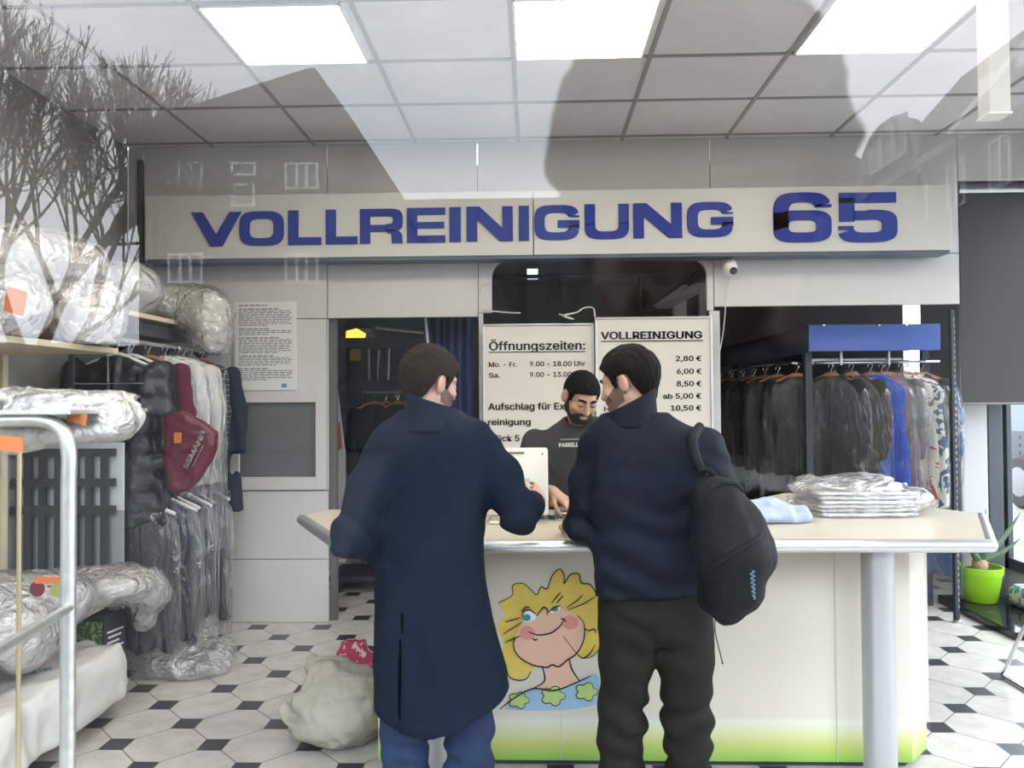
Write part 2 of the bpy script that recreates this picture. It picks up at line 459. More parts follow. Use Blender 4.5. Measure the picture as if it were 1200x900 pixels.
# ------------------------------------------------------------------ setting: shop shell
def sbox(name, lo, hi, m, bev=0): 
    return struct(MB().box(lo, hi, bev).build(name, m))
sbox('floor', (XL - .1, .10, -.06), (XR + .1, 11.0, 0), M_floor)
sbox('ceiling', (XL, .14, ZC), (XR, BACK + .05, ZC + .06), M_ceil)
# ceiling grid bars
g = MB()
gx = [-.095 + .742 * i for i in range(-3, 5)]
gy = [5.42, 4.77, 4.15, 3.5, 2.85, 2.2, 1.55, .9]
for x in gx: g.box((x - .012, .2, ZC - .006), (x + .012, BACK, ZC - .0005))
for y in gy: g.box((XL + .02, y - .012, ZC - .007), (XR - .02, y + .012, ZC - .001))
struct(g.build('trim_1', mat('grid_bar', (.30, .29, .29), .6)))

# back partition: laminate panels with open seams
w = MB(); e = .003
def pan(x0, x1, z0, z1, y0=BACK, y1=BACK + .04): w.box((x0 + e, y0, z0 + e), (x1 - e, y1, z1 - e), .0015)
def X(px, y=BACK, py=467): return P(px, py, y).x
def Zc(py, y=BACK, px=600): return P(px, py, y).z
x_a, x_b, x_c, x_d, x_e = X(168), X(384), X(561), X(838), X(1127)
zs = Zc(303)       # under the sign
pan(XL, x_a, 2.0, ZC)
zt = Zc(371)
for (a, b) in ((x_a, x_b),): 
    pan(a, b, zt, zs); 
    xh0, xh1 = X(271), X(383); zh0, zh1 = Zc(574), Zc(459)
    pan(a, xh0, zh0, zt); pan(xh0, xh1, zh1, zt); pan(xh1, b, zh0, zt); pan(a, b, Zc(655), zh0); pan(a, b, 0.0, Zc(655))
pan(x_b, x_c, zt, zs)
# pass-through opening with rounded upper corners
xo0, xo1, zo0, zo1 = X(577), X(830), Zc(366), Zc(305)
def rr_open():
    r = .12; pts = []
    for k in range(7):
        a = PI - k * PI / 12; pts.append((xo0 + r + r * math.cos(a), zo1 - r + r * math.sin(a)))
    for k in range(7):
        a = PI / 2 - k * PI / 12; pts.append((xo1 - r + r * math.cos(a), zo1 - r + r * math.sin(a)))
    return pts
o_ = rr_open()
top = zs + .06
poly = [(x_c + e, zo0), (xo0, zo0)] + o_ + [(xo1, zo0), (x_d - e, zo0), (x_d - e, top), (x_c + e, top)]
w.prism([(a, BACK, b) for a, b in poly], (0, .04, 0))
pan(x_d, x_e, Zc(362), zs)
pan(x_c, X(567), 0, zo0); pan(X(832), X(845), 0, zo0)
xs = [x_a, X(384), X(561), X(835), x_e]
for i in range(4): pan(xs[i], xs[i + 1], zs, ZC)
pan(x_e, XR, 3.12, ZC, BACK, BACK + .04)
struct(w.build('wall_back', M_panel))
struct(MB().box((x_a - .035, BACK - .03, zs), (x_a, BACK + .01, Zc(182))).box((X(384), BACK + .05, 0), (X(384) + .05, BACK + .1, zt)).build('trim_and_corner_shade', mat('dark_strip', (.10, .10, .10), .6)))  # first box: dark strip painting in the corner shade beside the partition
# side walls
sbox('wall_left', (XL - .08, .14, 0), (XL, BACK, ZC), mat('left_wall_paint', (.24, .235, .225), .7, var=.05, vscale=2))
wr = MB()
YW0, YW1 = 1.2, 6.34          # side window opening
ZSILL = .22
wr.box((XR, .14, 0), (XR + .06, YW0, ZC)); wr.box((XR, YW0, 0), (XR + .06, YW1, ZSILL)); wr.box((XR, YW0, 3.2), (XR + .06, YW1, ZC))
wr.box((XR, YW1, 0), (XR + .06, 7.6, ZC)); wr.box((XR, 7.6, 0), (XR + .06, 7.95, .9)); wr.box((XR, 7.6, 3.0), (XR + .06, 7.95, ZC)); wr.box((XR, 7.95, 0), (XR + .06, 11, ZC))
struct(wr.build('wall_right', mat('right_wall_paint', (.72, .72, .70), .6)))
fr = MB()
for y in (YW0, 3.6, YW1 - .13): fr.box((XR - .03, y, ZSILL), (XR + .012, y + .13, 3.2), .006)
fr.box((XR - .03, YW0, ZSILL), (XR + .06, YW1, ZSILL + .09), .006); fr.box((XR - .03, YW0, 3.1), (XR + .06, YW1, 3.2), .006)
struct(fr.build('trim_3', mat('anthracite_frame', (.07, .085, .10), .4)))

def glass_mat(name, f=.045, tint=(.985, .99, .985)):
    m = bpy.data.materials.new(name); m.use_nodes = True; t = m.node_tree; n = t.nodes; l = t.links
    for x in list(n): n.remove(x)
    out = n.new('ShaderNodeOutputMaterial'); tr = n.new('ShaderNodeBsdfTransparent'); tr.inputs[0].default_value = (*tint, 1)
    gl = n.new('ShaderNodeBsdfGlossy'); gl.inputs['Roughness'].default_value = 0; mx = n.new('ShaderNodeMixShader')
    fr = n.new('ShaderNodeFresnel'); thin_ior(t, fr, f)
    l.new(fr.outputs[0], mx.inputs[0])
    l.new(tr.outputs[0], mx.inputs[1]); l.new(gl.outputs[0], mx.inputs[2]); l.new(mx.outputs[0], out.inputs[0]); return m
def pane(name, quad, m):
    return struct(mesh_obj(name, quad, [(0, 1, 2, 3)], m))
G_front = glass_mat('shop_window_glass', 1.62)
pane('window_1', [(XL, GLASS_Y, 0.02), (XR, GLASS_Y, 0.02), (XR, GLASS_Y, ZC + .04), (XL, GLASS_Y, ZC + .04)], G_front)
pane('window_2', [(XR + .02, YW0, ZSILL), (XR + .02, YW1, ZSILL), (XR + .02, YW1, 3.2), (XR + .02, YW0, 3.2)], glass_mat('side_window_glass', 1.4))
# back room
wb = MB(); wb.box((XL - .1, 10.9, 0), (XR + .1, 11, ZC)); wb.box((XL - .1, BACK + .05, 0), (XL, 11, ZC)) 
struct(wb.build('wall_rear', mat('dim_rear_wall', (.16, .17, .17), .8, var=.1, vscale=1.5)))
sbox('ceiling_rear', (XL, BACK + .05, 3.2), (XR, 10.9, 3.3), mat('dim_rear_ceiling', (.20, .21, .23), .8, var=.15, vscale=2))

# ------------------------------------------------------------------ street outside (seen mirrored in the window and through the side window)
M_pave = mat('cobble_pavement', (.20, .195, .185), .8, var=.2, vscale=4, bump=.5, bscale=9)
sbox('pavement', (-60, -3.2, -.12), (60, .098, -.02), mat('dark_paving', (.045, .045, .045), .85, var=.15, vscale=3))
sbox('street', (-60, -70, -.16), (60, -3.2, -.06), mat('asphalt', (.03, .03, .031), .9, var=.15, vscale=2))
sbox('side_pavement', (XR + .26, .1, -.12), (60, 40, -.02), M_pave)
M_stone = mat('grey_render_facade', (.085, .083, .08), .85, var=.06, vscale=1)
M_roof = mat('slate_roof', (.05, .048, .047), .8, var=.15, vscale=2)
M_trim = mat('window_frame_white', (.72, .72, .70), .5)
M_pane = mat('dark_pane', (.10, .11, .12), .15)
def yflip(p): return Vector(p)
D1 = 24.0
def H(px, py, dd=0): return RF(px, py, D1 + dd)
house = thing('apartment_house', 'grey hip-roofed apartment house mirrored in the upper left of the window', 'building', (H(280, 467).x, H(280, 467).y, 0))
hl, hr = H(163, 300).x, H(405, 300).x; ez = H(280, 156).z; yy = H(280, 156).y
MB().box((hl, yy - 8, -.02), (hr, yy, ez)).box((hr, yy - 8, -.02), (H(470, 300).x, yy - .4, H(470, 236).z)).build('wall', M_stone, house)
ov = .45; ap = H(322, 86); rz = ez + .05
rx0, rx1, ry0, ry1 = hl - ov, hr + ov, yy + ov, yy - 8 - ov
az = ap.z + 1.9; ax0, ax1, ay = ap.x - .15, ap.x + .15, yy - 4
V = [(rx0, ry0, ez - .1), (rx1, ry0, ez - .1), (rx1, ry1, ez - .1), (rx0, ry1, ez - .1), (rx0, ry0, rz), (rx1, ry0, rz), (rx1, ry1, rz), (rx0, ry1, rz), (ax0, ay, az), (ax1, ay, az)]
mesh_obj('roof', V, [(3, 2, 1, 0), (0, 1, 5, 4), (1, 2, 6, 5), (2, 3, 7, 6), (3, 0, 4, 7), (4, 5, 9, 8), (5, 6, 9), (6, 7, 8, 9), (7, 4, 8)], M_roof, house)
lr0 = H(418, 148); lr1 = H(476, 238)
MB().prism([(hr - .02, yy - .2, lr0.z - .3), (lr0.x, yy - .2, lr0.z), (lr1.x, yy - .2, lr1.z), (lr1.x, yy - .2, lr1.z - .25), (hr - .02, yy - .2, lr1.z - .25)], (0, -7, 0)).build('side_roof', M_roof, house)
MB().box((H(291, 133).x, yy - 1.6, H(291, 138).z + .55), (H(304, 133).x, yy - 1.2, H(291, 132).z + .65), .02).build('skylight', M_trim, house)
def window_on(parent, x0, x1, z0, z1, y, nm=2, axis='y', sgn=1):
    t = .07; w_ = MB(); p_ = MB()
    def B(mb, a0, a1, c0, c1, d0, d1):
        if axis == 'y': mb.box((a0, y + min(d0 * sgn, d1 * sgn), c0), (a1, y + max(d0 * sgn, d1 * sgn), c1))
        else: mb.box((y + min(d0 * sgn, d1 * sgn), a0, c0), (y + max(d0 * sgn, d1 * sgn), a1, c1))
    B(w_, x0 - t, x1 + t, z0 - t, z0, -.05, .08); B(w_, x0 - t, x1 + t, z1, z1 + t, -.05, .08); B(w_, x0 - t, x0, z0, z1, -.05, .08); B(w_, x1, x1 + t, z0, z1, -.05, .08)
    for k in range(1, nm): 
        c = x0 + (x1 - x0) * k / nm; B(w_, c - .045, c + .045, z0, z1, -.05, .06)
    f = w_.build('window', M_trim, parent); B(p_, x0, x1, z0, z1, -.05, .02); p_.build('pane', M_pane, f)
for (a, b, c, d, nm) in ((200, 236, 194, 221, 3), (274, 298, 193, 204, 1), (275, 297, 219, 240, 1), (337, 371, 194, 220, 3), (200, 236, 300, 330, 3), (337, 371, 300, 330, 3)):
    window_on(house, H(a, c).x, H(b, c).x, H(a, d).z, H(a, c).z, yy, nm)
# row of houses along the right-hand side of the street
XS = 15.3
def RX(px, py):                  # mirrored pixel -> point on the facade plane x = XS
    p = PX(px, py, XS); return Vector((XS, 2 * GLASS_Y - p.y, p.z))
row = thing('terraced_house_row', 'long row of pale houses with steep grey roofs and curved gable mirrored at upper right', 'building', (XS, -30, 0))
ev = RX(1160, 139).z; y_near, y_far = RX(1330, 139).y, RX(1018, 200).y
MB().box((XS, y_far, -.02), (XS + 9, y_near, ev)).build('wall', M_stone, row)
MB().box((XS - .35, y_far, ev - .35), (XS + .1, y_near, ev + .05), .03).build('cornice', mat('pale_cornice', (.26, .255, .25), .7), row)
rg = ev + 5.2
MB().prism([(XS - .4, y_far, ev), (XS + 4.2, y_far, rg), (XS + 9.4, y_far, ev)], (0, y_near - y_far, 0)).build('roof', M_roof, row)
# curved gable
ga, gb = RX(1016, 190).y, RX(1082, 190).y
pts = []
gw = abs(gb - ga); gc = (ga + gb) / 2
for k in range(25):
    t = k / 24; a = PI * t
    sh = math.sin(a) ** .55
    pts.append((XS - .25, gc - math.cos(a) * gw * .5 * (1 if .12 < t < .88 else 1.06), ev - .6 + 2.9 * sh))
MB().prism([(XS - .25, gc - gw * .53, ev - 3), *pts, (XS - .25, gc + gw * .53, ev - 3)], (.5, 0, 0)).build('gable', M_stone, row)
MB().tube([Vector(p) for p in pts], .16, 6).build('gable_coping', mat('pale_cornice', (.5, .5, .5)), row)
for px in (1063, 1047, 1033):
    p = RX(px, 165); window_on(row, p.y - .45, p.y + .45, ev + .6, ev + 2.1, XS - .25, 1, 'x', -1)
yw = y_far + 2.0
while yw < y_near - 1:
    for zz in (ev - 2.4,): window_on(row, yw - .5, yw + .5, zz, zz + 1.5, XS, 2, 'x', -1)
    yw += 2.6
for px in (1115, 1158):
    p = RX(px, 139)
    mm = MB(); mm.box((XS + 1.2, p.y - .35, ev + 1.2), (XS + 1.5, p.y + .35, ev + 2.4), .02); mm.build('skylight', M_trim, row)
MB().tube([(XS - .2, RX(1118, 150).y, ev + .2), (XS + 4.0, RX(1118, 150).y, rg)], .12, 6).build('roof_ridge_strip', M_trim, row)
MB().box((XS + 3.5, RX(1112, 100).y - 1.2, rg - .6), (XS + 4.6, RX(1112, 100).y + .4, rg + 1.0), .03).build('chimney', M_roof, row)
# houses farther down the street
far = thing('distant_house', 'dark far house with pitched roof mirrored beyond the curved gable', 'building', (RF(1000, 300, 52).x, RF(1000, 300, 52).y, 0))
fx0, fx1, fy = RF(950, 300, 52).x, RF(1040, 300, 52).x, RF(1000, 300, 52).y
MB().box((fx0, fy - 8, 0), (fx1, fy, RF(1000, 212, 52).z)).build('wall', M_stone, far)
MB().prism([(fx0 - .5, fy + .3, RF(1000, 212, 52).z), ((fx0 + fx1) / 2, fy + .3, RF(1000, 180, 52).z), (fx1 + .5, fy + .3, RF(1000, 212, 52).z)], (0, -8, 0)).build('roof', M_roof, far)
far2 = thing('distant_apartment_block', 'dark flat-roofed apartment block far down the street, mirrored behind the middle of the sign', 'building', (RF(570, 300, 66).x, RF(570, 300, 66).y, 0))
q0, q1 = RF(455, 240, 66), RF(945, 240, 66)
MB().box((q0.x, q0.y - 8, -.06), (q1.x, q0.y, q0.z)).build('wall', M_stone, far2)
MB().box((q0.x - .3, q0.y - 8.3, q0.z), (q1.x + .3, q0.y + .3, q0.z + .35)).build('roof', M_roof, far2)
h0, h1 = RF(-260, 405, 29), RF(168, 405, 29)
hd = SDF((h0.x - .3, h0.y - 1.4, -.2), (h1.x + .3, h0.y + .2, h0.z + .4), .15)
hd.stack([(-.1, (h0.x + h1.x) / 2, h0.y - .6, (h1.x - h0.x) / 2, .55), (h0.z, (h0.x + h1.x) / 2, h0.y - .6, (h1.x - h0.x) / 2, .5)], ex=8)
hd.disp(lambda X, Y, Z: .16 * vnoise(X * 2, Y * 2, Z * 2, 3), .5)
tag(hd.build('hedge', mat('hedge_green', (.03, .04, .022), .9, var=.4, vscale=5), relax=0), 'tall dark clipped hedge across the street, mirrored at the far left', 'hedge')
# white duct hanging from the ceiling near the right light panel
dq = P(1160, 131, 3.0); dq2 = P(1185, 131, 3.0)
duct = thing('ceiling_duct', 'white square duct hanging from the ceiling beside the rightmost light panel', 'duct', ((dq.x + dq2.x) / 2, 3.04, dq.z))
MB().box((dq.x, 3.0, dq.z), (dq2.x, 3.08, ZC - .001), .003).build('casing', mat('duct_white', (.62, .62, .61), .5), duct)
MB().box((dq.x - .004, 2.996, dq.z - .008), (dq2.x + .004, 3.084, dq.z)).build('end_cap', mat('duct_cap', (.8, .8, .78), .5), duct)
# bare trees
M_bark = mat('bark', (.10, .085, .07), .9, var=.2, vscale=4)
def bare_tree(name, label, base, trunks, depth, seed, group=None, spread=.42):
    rnd = random.Random(seed); mb = MB()
    t = thing(name, label, 'tree', base, 0, group)
    tw = MB()
    def grow(p, d, ln, r, k):
        pts = [p]; q = p; dd = d.copy()
        for i in range(3):
            dd = (dd + Vector((rnd.gauss(0, .09), rnd.gauss(0, .09), rnd.gauss(.03, .07)))).normalized(); q = q + dd * ln / 3; pts.append(q)
        (mb if k > 2 else tw).tube(pts, [r, r * .9, r * .78, r * .66], 6 if k > 3 else 4 if k > 1 else 3, cap=False)
        if k == 0: return
        for c in range(3 if k > 1 else 4):
            a = rnd.uniform(0, 2 * PI); s = rnd.uniform(.2, spread) * (1.25 if c else .6)
            side = dd.cross(Vector((math.cos(a), math.sin(a), .1))).normalized()
            nd = (dd + side * s * 1.5 + Vector((0, 0, .12))).normalized()
            at = pts[3] if c < 2 else pts[2]
            grow(at, nd, ln * rnd.uniform(.66, .85), r * (.66 if c else .74), k - 1)
    for (d, ln, r, h) in trunks: grow(Vector(base) + Vector((0, 0, h)), Vector(d).normalized(), ln, r, depth)
    mb.tube([Vector(base) + Vector((0, 0, -.1)), Vector(base) + Vector((0, 0, 1.2)), Vector(base) + Vector((0.02, 0, 2.3))], [.05 + trunks[0][2] * 1.8, trunks[0][2] * 1.7, trunks[0][2] * 1.6], 10)
    mb.build('trunk', M_bark, t, True); tw.build('twigs', M_bark, t)
tb = RF(40, 467, 13)
bare_tree('bare_tree', 'large leafless street tree mirrored at the upper left beside the hip-roofed house', (tb.x, tb.y, 0),
          [((-.35, .1, 1), 1.75, .080, 2.0), ((.05, -.2, 1), 1.95, .09, 2.1), ((.36, .15, 1), 1.8, .08, 1.9), ((-.1, .4, .9), 1.7, .07, 2.0), ((.75, -.1, .8), 1.75, .075, 1.7), ((-.6, -.1, .9), 1.7, .075, 1.9)], 6, 11, spread=.36)
for (px, d, sc, sd, lab) in ((462, 46, 1.7, 5, 'small bare tree mirrored just right of the hip-roofed house'), (560, 42, 1.75, 8, 'small bare tree mirrored above the middle of the sign'), (632, 27, 1.75, 9, 'bare tree mirrored beside the photographer head outline')):
    b_ = RF(px, 467, d)
    bare_tree('bare_tree', lab, (b_.x, b_.y, 0), [((-.3, 0, 1), sc, .07, 2.0), ((.3, .1, 1), sc, .07, 2.0), ((0, -.2, 1), sc * 1.1, .08, 2.0)], 4, sd)

# ------------------------------------------------------------------ ceiling light panels
def light_panel(x0, x1, y0, y1, lab):
    t = thing('ceiling_light', lab, 'ceiling light', ((x0 + x1) / 2, (y0 + y1) / 2, ZC - .02), 0, 'square ceiling light panels')
    f = MB()
    for (a, b, c, d) in ((x0, x1, y0, y0 + .012), (x0, x1, y1 - .012, y1), (x0, x0 + .012, y0, y1), (x1 - .012, x1, y0, y1)): f.box((a, c, ZC - .018), (b, d, ZC - .001))
    f.build('frame', mat('white_metal', (.8, .8, .78), .5), t)
    MB().box((x0 + .012, y0 + .012, ZC - .015), (x1 - .012, y1 - .012, ZC - .004)).build('diffuser', mat('lit_diffuser', (.9, .88, .8), .5, emit=((1.0, .93, .80), PANEL_STRENGTH)), t)
lx = [(-1.56, -.885), (-.085, .605), (1.41, 2.09)]
for (a, b), nm in zip(lx, ('leftmost of the three lit ceiling panels, above the left end of the sign', 'middle lit ceiling panel, above the centre of the sign', 'rightmost of the three lit ceiling panels, above the number on the sign')): light_panel(a, b, 3.51, 4.14, nm)
for (a, b), nm in zip(lx, ('left', 'middle', 'right')): light_panel(a, b, 1.56, 2.19, f'{nm} lit ceiling panel of the front row nearest the shop window, over the customer area')  # unseen front row, added to lift the brightness of the room
# ------------------------------------------------------------------ counter
CY = 3.36                     # front panel
ZT = 1.03                     # worktop
counter = thing('service_counter', 'long pale shop counter with silver edge, silver posts and a cartoon on its front', 'counter', (.5, 3.4, 0))
M_cream = mat('worktop_cream', (.52, .475, .39), .3, var=.03, vscale=4)
def cfront_mat():
    m = bpy.data.materials.new('printed_counter_front'); m.use_nodes = True; t = m.node_tree; n = t.nodes; l = t.links; b = n['Principled BSDF']
    geo = n.new('ShaderNodeNewGeometry'); sp = n.new('ShaderNodeSeparateXYZ'); l.new(geo.outputs['Position'], sp.inputs[0])
    rp = n.new('ShaderNodeValToRGB'); e = rp.color_ramp.elements
    e[0].position = 0; e[0].color = (.16, .36, .07, 1); e[1].position = .36; e[1].color = (.61, .575, .50, 1)
    for p, c in ((.06, (.22, .42, .08, 1)), (.14, (.42, .50, .13, 1)), (.25, (.58, .62, .36, 1)), (.32, (.64, .66, .60, 1))):
        x = e.new(p); x.color = c
    mm = n.new('ShaderNodeMath'); mm.operation = 'DIVIDE'; mm.inputs[1].default_value = .62
    l.new(sp.outputs[2], mm.inputs[0]); l.new(mm.outputs[0], rp.inputs[0]); l.new(rp.outputs[0], b.inputs['Base Color']); b.inputs['Roughness'].default_value = .35
    return m
M_cfront = cfront_mat()
def TP(px, py): return PZ(px, py, ZT)
fx0, fx1 = P(443, 800, CY).x, P(1068, 800, CY).x
cx1 = P(1085, 800, CY + .14).x
MB().prism([(fx0, CY, .03), (fx1, CY, .03), (cx1, CY + .14, .03), (cx1, CY + .5, .03), (fx0, CY + .5, .03)], (0, 0, ZT - .065)).build('body', M_cfront, counter)
MB().prism([(fx0 + .03, CY + .03, .0), (fx1 - .02, CY + .03, .0), (cx1 - .03, CY + .15, .0), (cx1 - .03, CY + .5, .0), (fx0 + .03, CY + .5, 0)], (0, 0, .04)).build('plinth', M_dark, counter)
for pa in (657, 980):
    xx = P(pa, 800, CY).x; MB().box((xx - .0015, CY - .002, .03), (xx + .0015, CY + .01, .28 if pa == 657 else ZT - .05)).build('seam', mat('seam_grey', (.45, .46, .42), .5), counter)
tf0 = Vector((P(400, 634, 3.06).x, 3.06, 0)); tf1 = Vector((P(1161, 633, 3.06).x, 3.06, 0))
p_r = TP(1150, 602); p_r2 = TP(1118, 598); p_b = TP(962, 578); p_b2 = TP(918, 578); p_l = TP(354, 604); p_lb = TP(388, 597)
top_poly = [tf0, tf1, p_r, p_r2, p_b, p_b2, (.75, 3.78, 0), p_lb, p_l]
top_poly = [Vector((v[0], v[1], 0)) for v in top_poly]
MB().prism([v + Vector((0, 0, ZT - .035)) for v in top_poly], (0, 0, .035)).build('worktop', M_cream, counter)
edge = MB()
for (a, b) in ((p_l, tf0), (tf0, tf1), (tf1, p_r)):
    a = Vector((a[0], a[1], ZT - .02)); b = Vector((b[0], b[1], ZT - .02))
    edge.tube([a, b], .026, 12)
for v in (p_l, tf0, tf1, p_r): edge.sphere((v[0], v[1], ZT - .02), .026, 10, 8)
edge.build('edge_trim', M_alu, counter, True)
M_post = mat('brushed_silver_paint', (.42, .43, .45), .42, metal=.55, bump=.05, bscale=150)
for px in (1031, 512):
    xx = P(px, 800, 3.16).x; MB().lathe([(.075, 0), (.075, .012), (.063, .016), (.063, ZT - .04)], (xx, 3.165, 0), 28).build('post', M_post, counter, True)
# lower shelf at the worker's side so the back of the worktop is carried
MB().box((P(960, 600, 3.86).x, 3.86, 0), (P(1085, 600, 3.86).x, 3.92, ZT - .035)).build('rear_support', mat('cream_panel', (.60, .58, .52), .5), counter)

# cartoon decal on the counter front: generic smiling curly-haired woman
deco = None
def decal(name, pts, m, layer, parent, smooth=True, closed=True):
    pts = [P(a, b, CY) for a, b in pts]
    if smooth: pts = smooth_path(pts, 6, True)
    y = CY - .0012 - .0012 * layer
    return MB().prism([(p.x, y, p.z) for p in pts], (0, .0011, 0)).build(name, m, parent)
def stroke(name, runs, m, layer, parent, wpx=1.1):
    mb = MB(); y = CY - .0012 - .0012 * layer
    for r in runs:
        pts = smooth_path([P(a, b, CY) for a, b in r], 6)
        wv = wpx * CY / F_PX
        L_, R_ = [], []
        for i, p in enumerate(pts):
            t = (pts[min(i + 1, len(pts) - 1)] - pts[max(i - 1, 0)]); t.y = 0
            if t.length < 1e-9: t = Vector((1, 0, 0))
            t.normalize(); q = Vector((-t.z, 0, t.x)) * wv * (.45 + .55 * math.sin(PI * min(1, max(.12, (i + .5) / len(pts)))))
            L_.append((p.x + q.x, y, p.z + q.z)); R_.append((p.x - q.x, y, p.z - q.z))
        k = len(L_); mb.add(L_ + R_, [(i, i + 1, k + i + 1, k + i) for i in range(k - 1)])
    return mb.build(name, m, parent)
M_hair = mat('print_yellow', (.68, .52, .10), .4, var=.08, vscale=9); M_face = mat('print_peach', (.70, .44, .33), .4, var=.06, vscale=6); M_blush = mat('print_pink', (.66, .27, .21), .4)
M_pblue = mat('print_light_blue', (.28, .46, .62), .4, var=.12, vscale=5); M_pgreen = mat('print_leaf_green', (.38, .52, .18), .4, var=.1, vscale=8); M_pwhite = mat('print_white', (.78, .78, .75), .4); M_peye = mat('print_teal', (.03, .22, .32), .3); M_line = mat('print_line', (.015, .015, .015), .4)
hair_pts = [(590, 752), (583, 735), (592, 720), (584, 706), (600, 697), (601, 685), (613, 683), (622, 690), (629, 696), (634, 687), (641, 689), (647, 674), (656, 666), (661, 674), (661, 683), (668, 673), (678, 672), (681, 682), (691, 684), (697, 692), (703, 700), (708, 712), (704, 724), (709, 740), (704, 756), (694, 768), (682, 770), (676, 765), (660, 745), (630, 770), (622, 788), (608, 796), (597, 792), (593, 778), (588, 766)]
hair = decal('illustration', hair_pts, M_hair, 0, counter)
hair['label'] = 'cartoon of a smiling woman with yellow curls'
decal('neck', [(635, 772), (668, 772), (671, 790), (679, 797), (650, 806), (632, 806), (638, 796), (640, 785)], M_face, 1, hair)
decal('blouse', [(592, 830), (608, 815), (624, 806), (640, 809), (660, 807), (679, 797), (700, 790), (700, 822), (675, 830), (640, 832), (612, 832)], M_pblue, 2, hair)
for (cx, cy, r) in ((608, 820, 12), (648, 815, 14), (687, 810, 13)):
    fl = []
    for k in range(20):
        a = 2 * PI * k / 20; rr = r * (.72 + .28 * abs(math.cos(2.5 * a))); fl.append((cx + rr * 1.05 * math.cos(a), cy + rr * .85 * math.sin(a)))
    decal('flower', fl, M_pgreen, 3, hair); stroke('flower_line', [fl + fl[:1]], M_line, 4, hair, .6)
decal('face', [(604, 746), (602, 757), (609, 769), (624, 778), (640, 781), (655, 779), (664, 773), (676, 764), (684, 748), (684, 730), (676, 720), (664, 714), (652, 712), (640, 715), (626, 719), (614, 724), (609, 734)], M_face, 5, hair)
for (cx, cy, rx, ry) in ((618, 741, 9, 8), (668, 729, 10, 8)):
    decal('cheek', [(cx + rx * math.cos(2 * PI * k / 14), cy + ry * math.sin(2 * PI * k / 14)) for k in range(14)], M_blush, 6, hair)
decal('eye', [(612, 722), (614, 716), (621, 714), (627, 718), (628, 724), (622, 727), (615, 728)], M_pwhite, 7, hair)
decal('eye', [(643, 716), (650, 717), (656, 713), (656, 709), (650, 711)], M_pwhite, 7, hair)
decal('iris', [(617 + 5 * math.cos(k), 723 + 4 * math.sin(k)) for k in [i * PI / 6 for i in range(12)]], M_peye, 8, hair)
decal('iris', [(650 + 4 * math.cos(k), 713 + 3 * math.sin(k)) for k in [i * PI / 6 for i in range(12)]], M_peye, 8, hair)
stroke('face_line', [[(604, 746), (602, 757), (609, 769), (624, 778), (640, 781), (647, 778), (655, 780), (664, 773), (676, 764), (684, 748), (684, 730), (676, 720)], [(619, 739), (630, 743), (645, 741), (656, 733), (660, 726)], [(624, 747), (627, 749), (630, 748)], [(657, 724), (661, 725), (663, 728)],
                     [(629, 721), (634, 714), (637, 711), (641, 713), (641, 720)], [(612, 722), (614, 716), (621, 714), (628, 719)], [(642, 717), (650, 711), (657, 709)], [(611, 716), (616, 711), (621, 711)], [(635, 779), (638, 790), (637, 798), (624, 806)], [(667, 771), (670, 783), (679, 797)], [(586, 830), (598, 820), (624, 806), (650, 808), (679, 797), (692, 791)]], M_line, 9, hair, 1.0)
stroke('hair_line', [hair_pts[3:29], [(592, 752), (610, 744)], [(590, 742), (612, 728)], [(592, 728), (610, 723)], [(665, 714), (685, 706), (697, 698)], [(664, 711), (676, 703), (683, 696)], [(652, 706), (660, 697)], [(646, 706), (657, 693)], [(684, 735), (690, 738), (696, 736), (698, 741)], [(697, 755), (690, 766), (682, 770), (676, 765)], [(622, 786), (617, 794), (608, 796), (597, 792), (593, 778)]], M_line, 9, hair, .8)

# ------------------------------------------------------------------ long sign
SY = 5.3
sign = thing('shop_sign', 'long grey illuminated-box sign with bold blue lettering above the openings', 'sign', (P(640, 260, SY).x, SY + .1, P(640, 300, SY).z))
sx0, sx1, sxm = P(170, 270, SY).x, P(1115, 255, SY).x, P(625, 265, SY).x
sz0 = (P(170, 306, SY).z + P(1115, 291, SY).z) / 2; sz1 = (P(170, 233, SY).z + P(1115, 213, SY).z) / 2
M_sign = mat('sign_face', (.56, .545, .51), .42)
MB().box((sx0, SY, sz0), (sxm - .003, SY + .17, sz1), .004).build('panel', M_sign, sign)
MB().box((sxm + .003, SY, sz0), (sx1, SY + .17, sz1), .004).build('panel', M_sign, sign)
MB().box((sx0 + .01, SY + .012, sz0 - .022), (sx1 - .01, SY + .17, sz0)).build('light_rail', mat('sign_underside_blue', (.08, .10, .16), .4), sign)
def sc_(t, n=3.6):
    c, s = math.cos(t), math.sin(t); return (math.copysign(abs(c) ** (2 / n), c), math.copysign(abs(s) ** (2 / n), s))
def arcband(cx, cy, rx, ry, th, tv, a0, a1, n=40):
    V = []; 
    for k in range(n + 1):
        t = math.radians(a0 + (a1 - a0) * k / n); c, s = sc_(t); V += [(cx + rx * c, cy + ry * s), (cx + (rx - tv) * c, cy + (ry - th) * s)]
    return V, [(2 * k, 2 * k + 1, 2 * k + 3, 2 * k + 2) for k in range(n)]
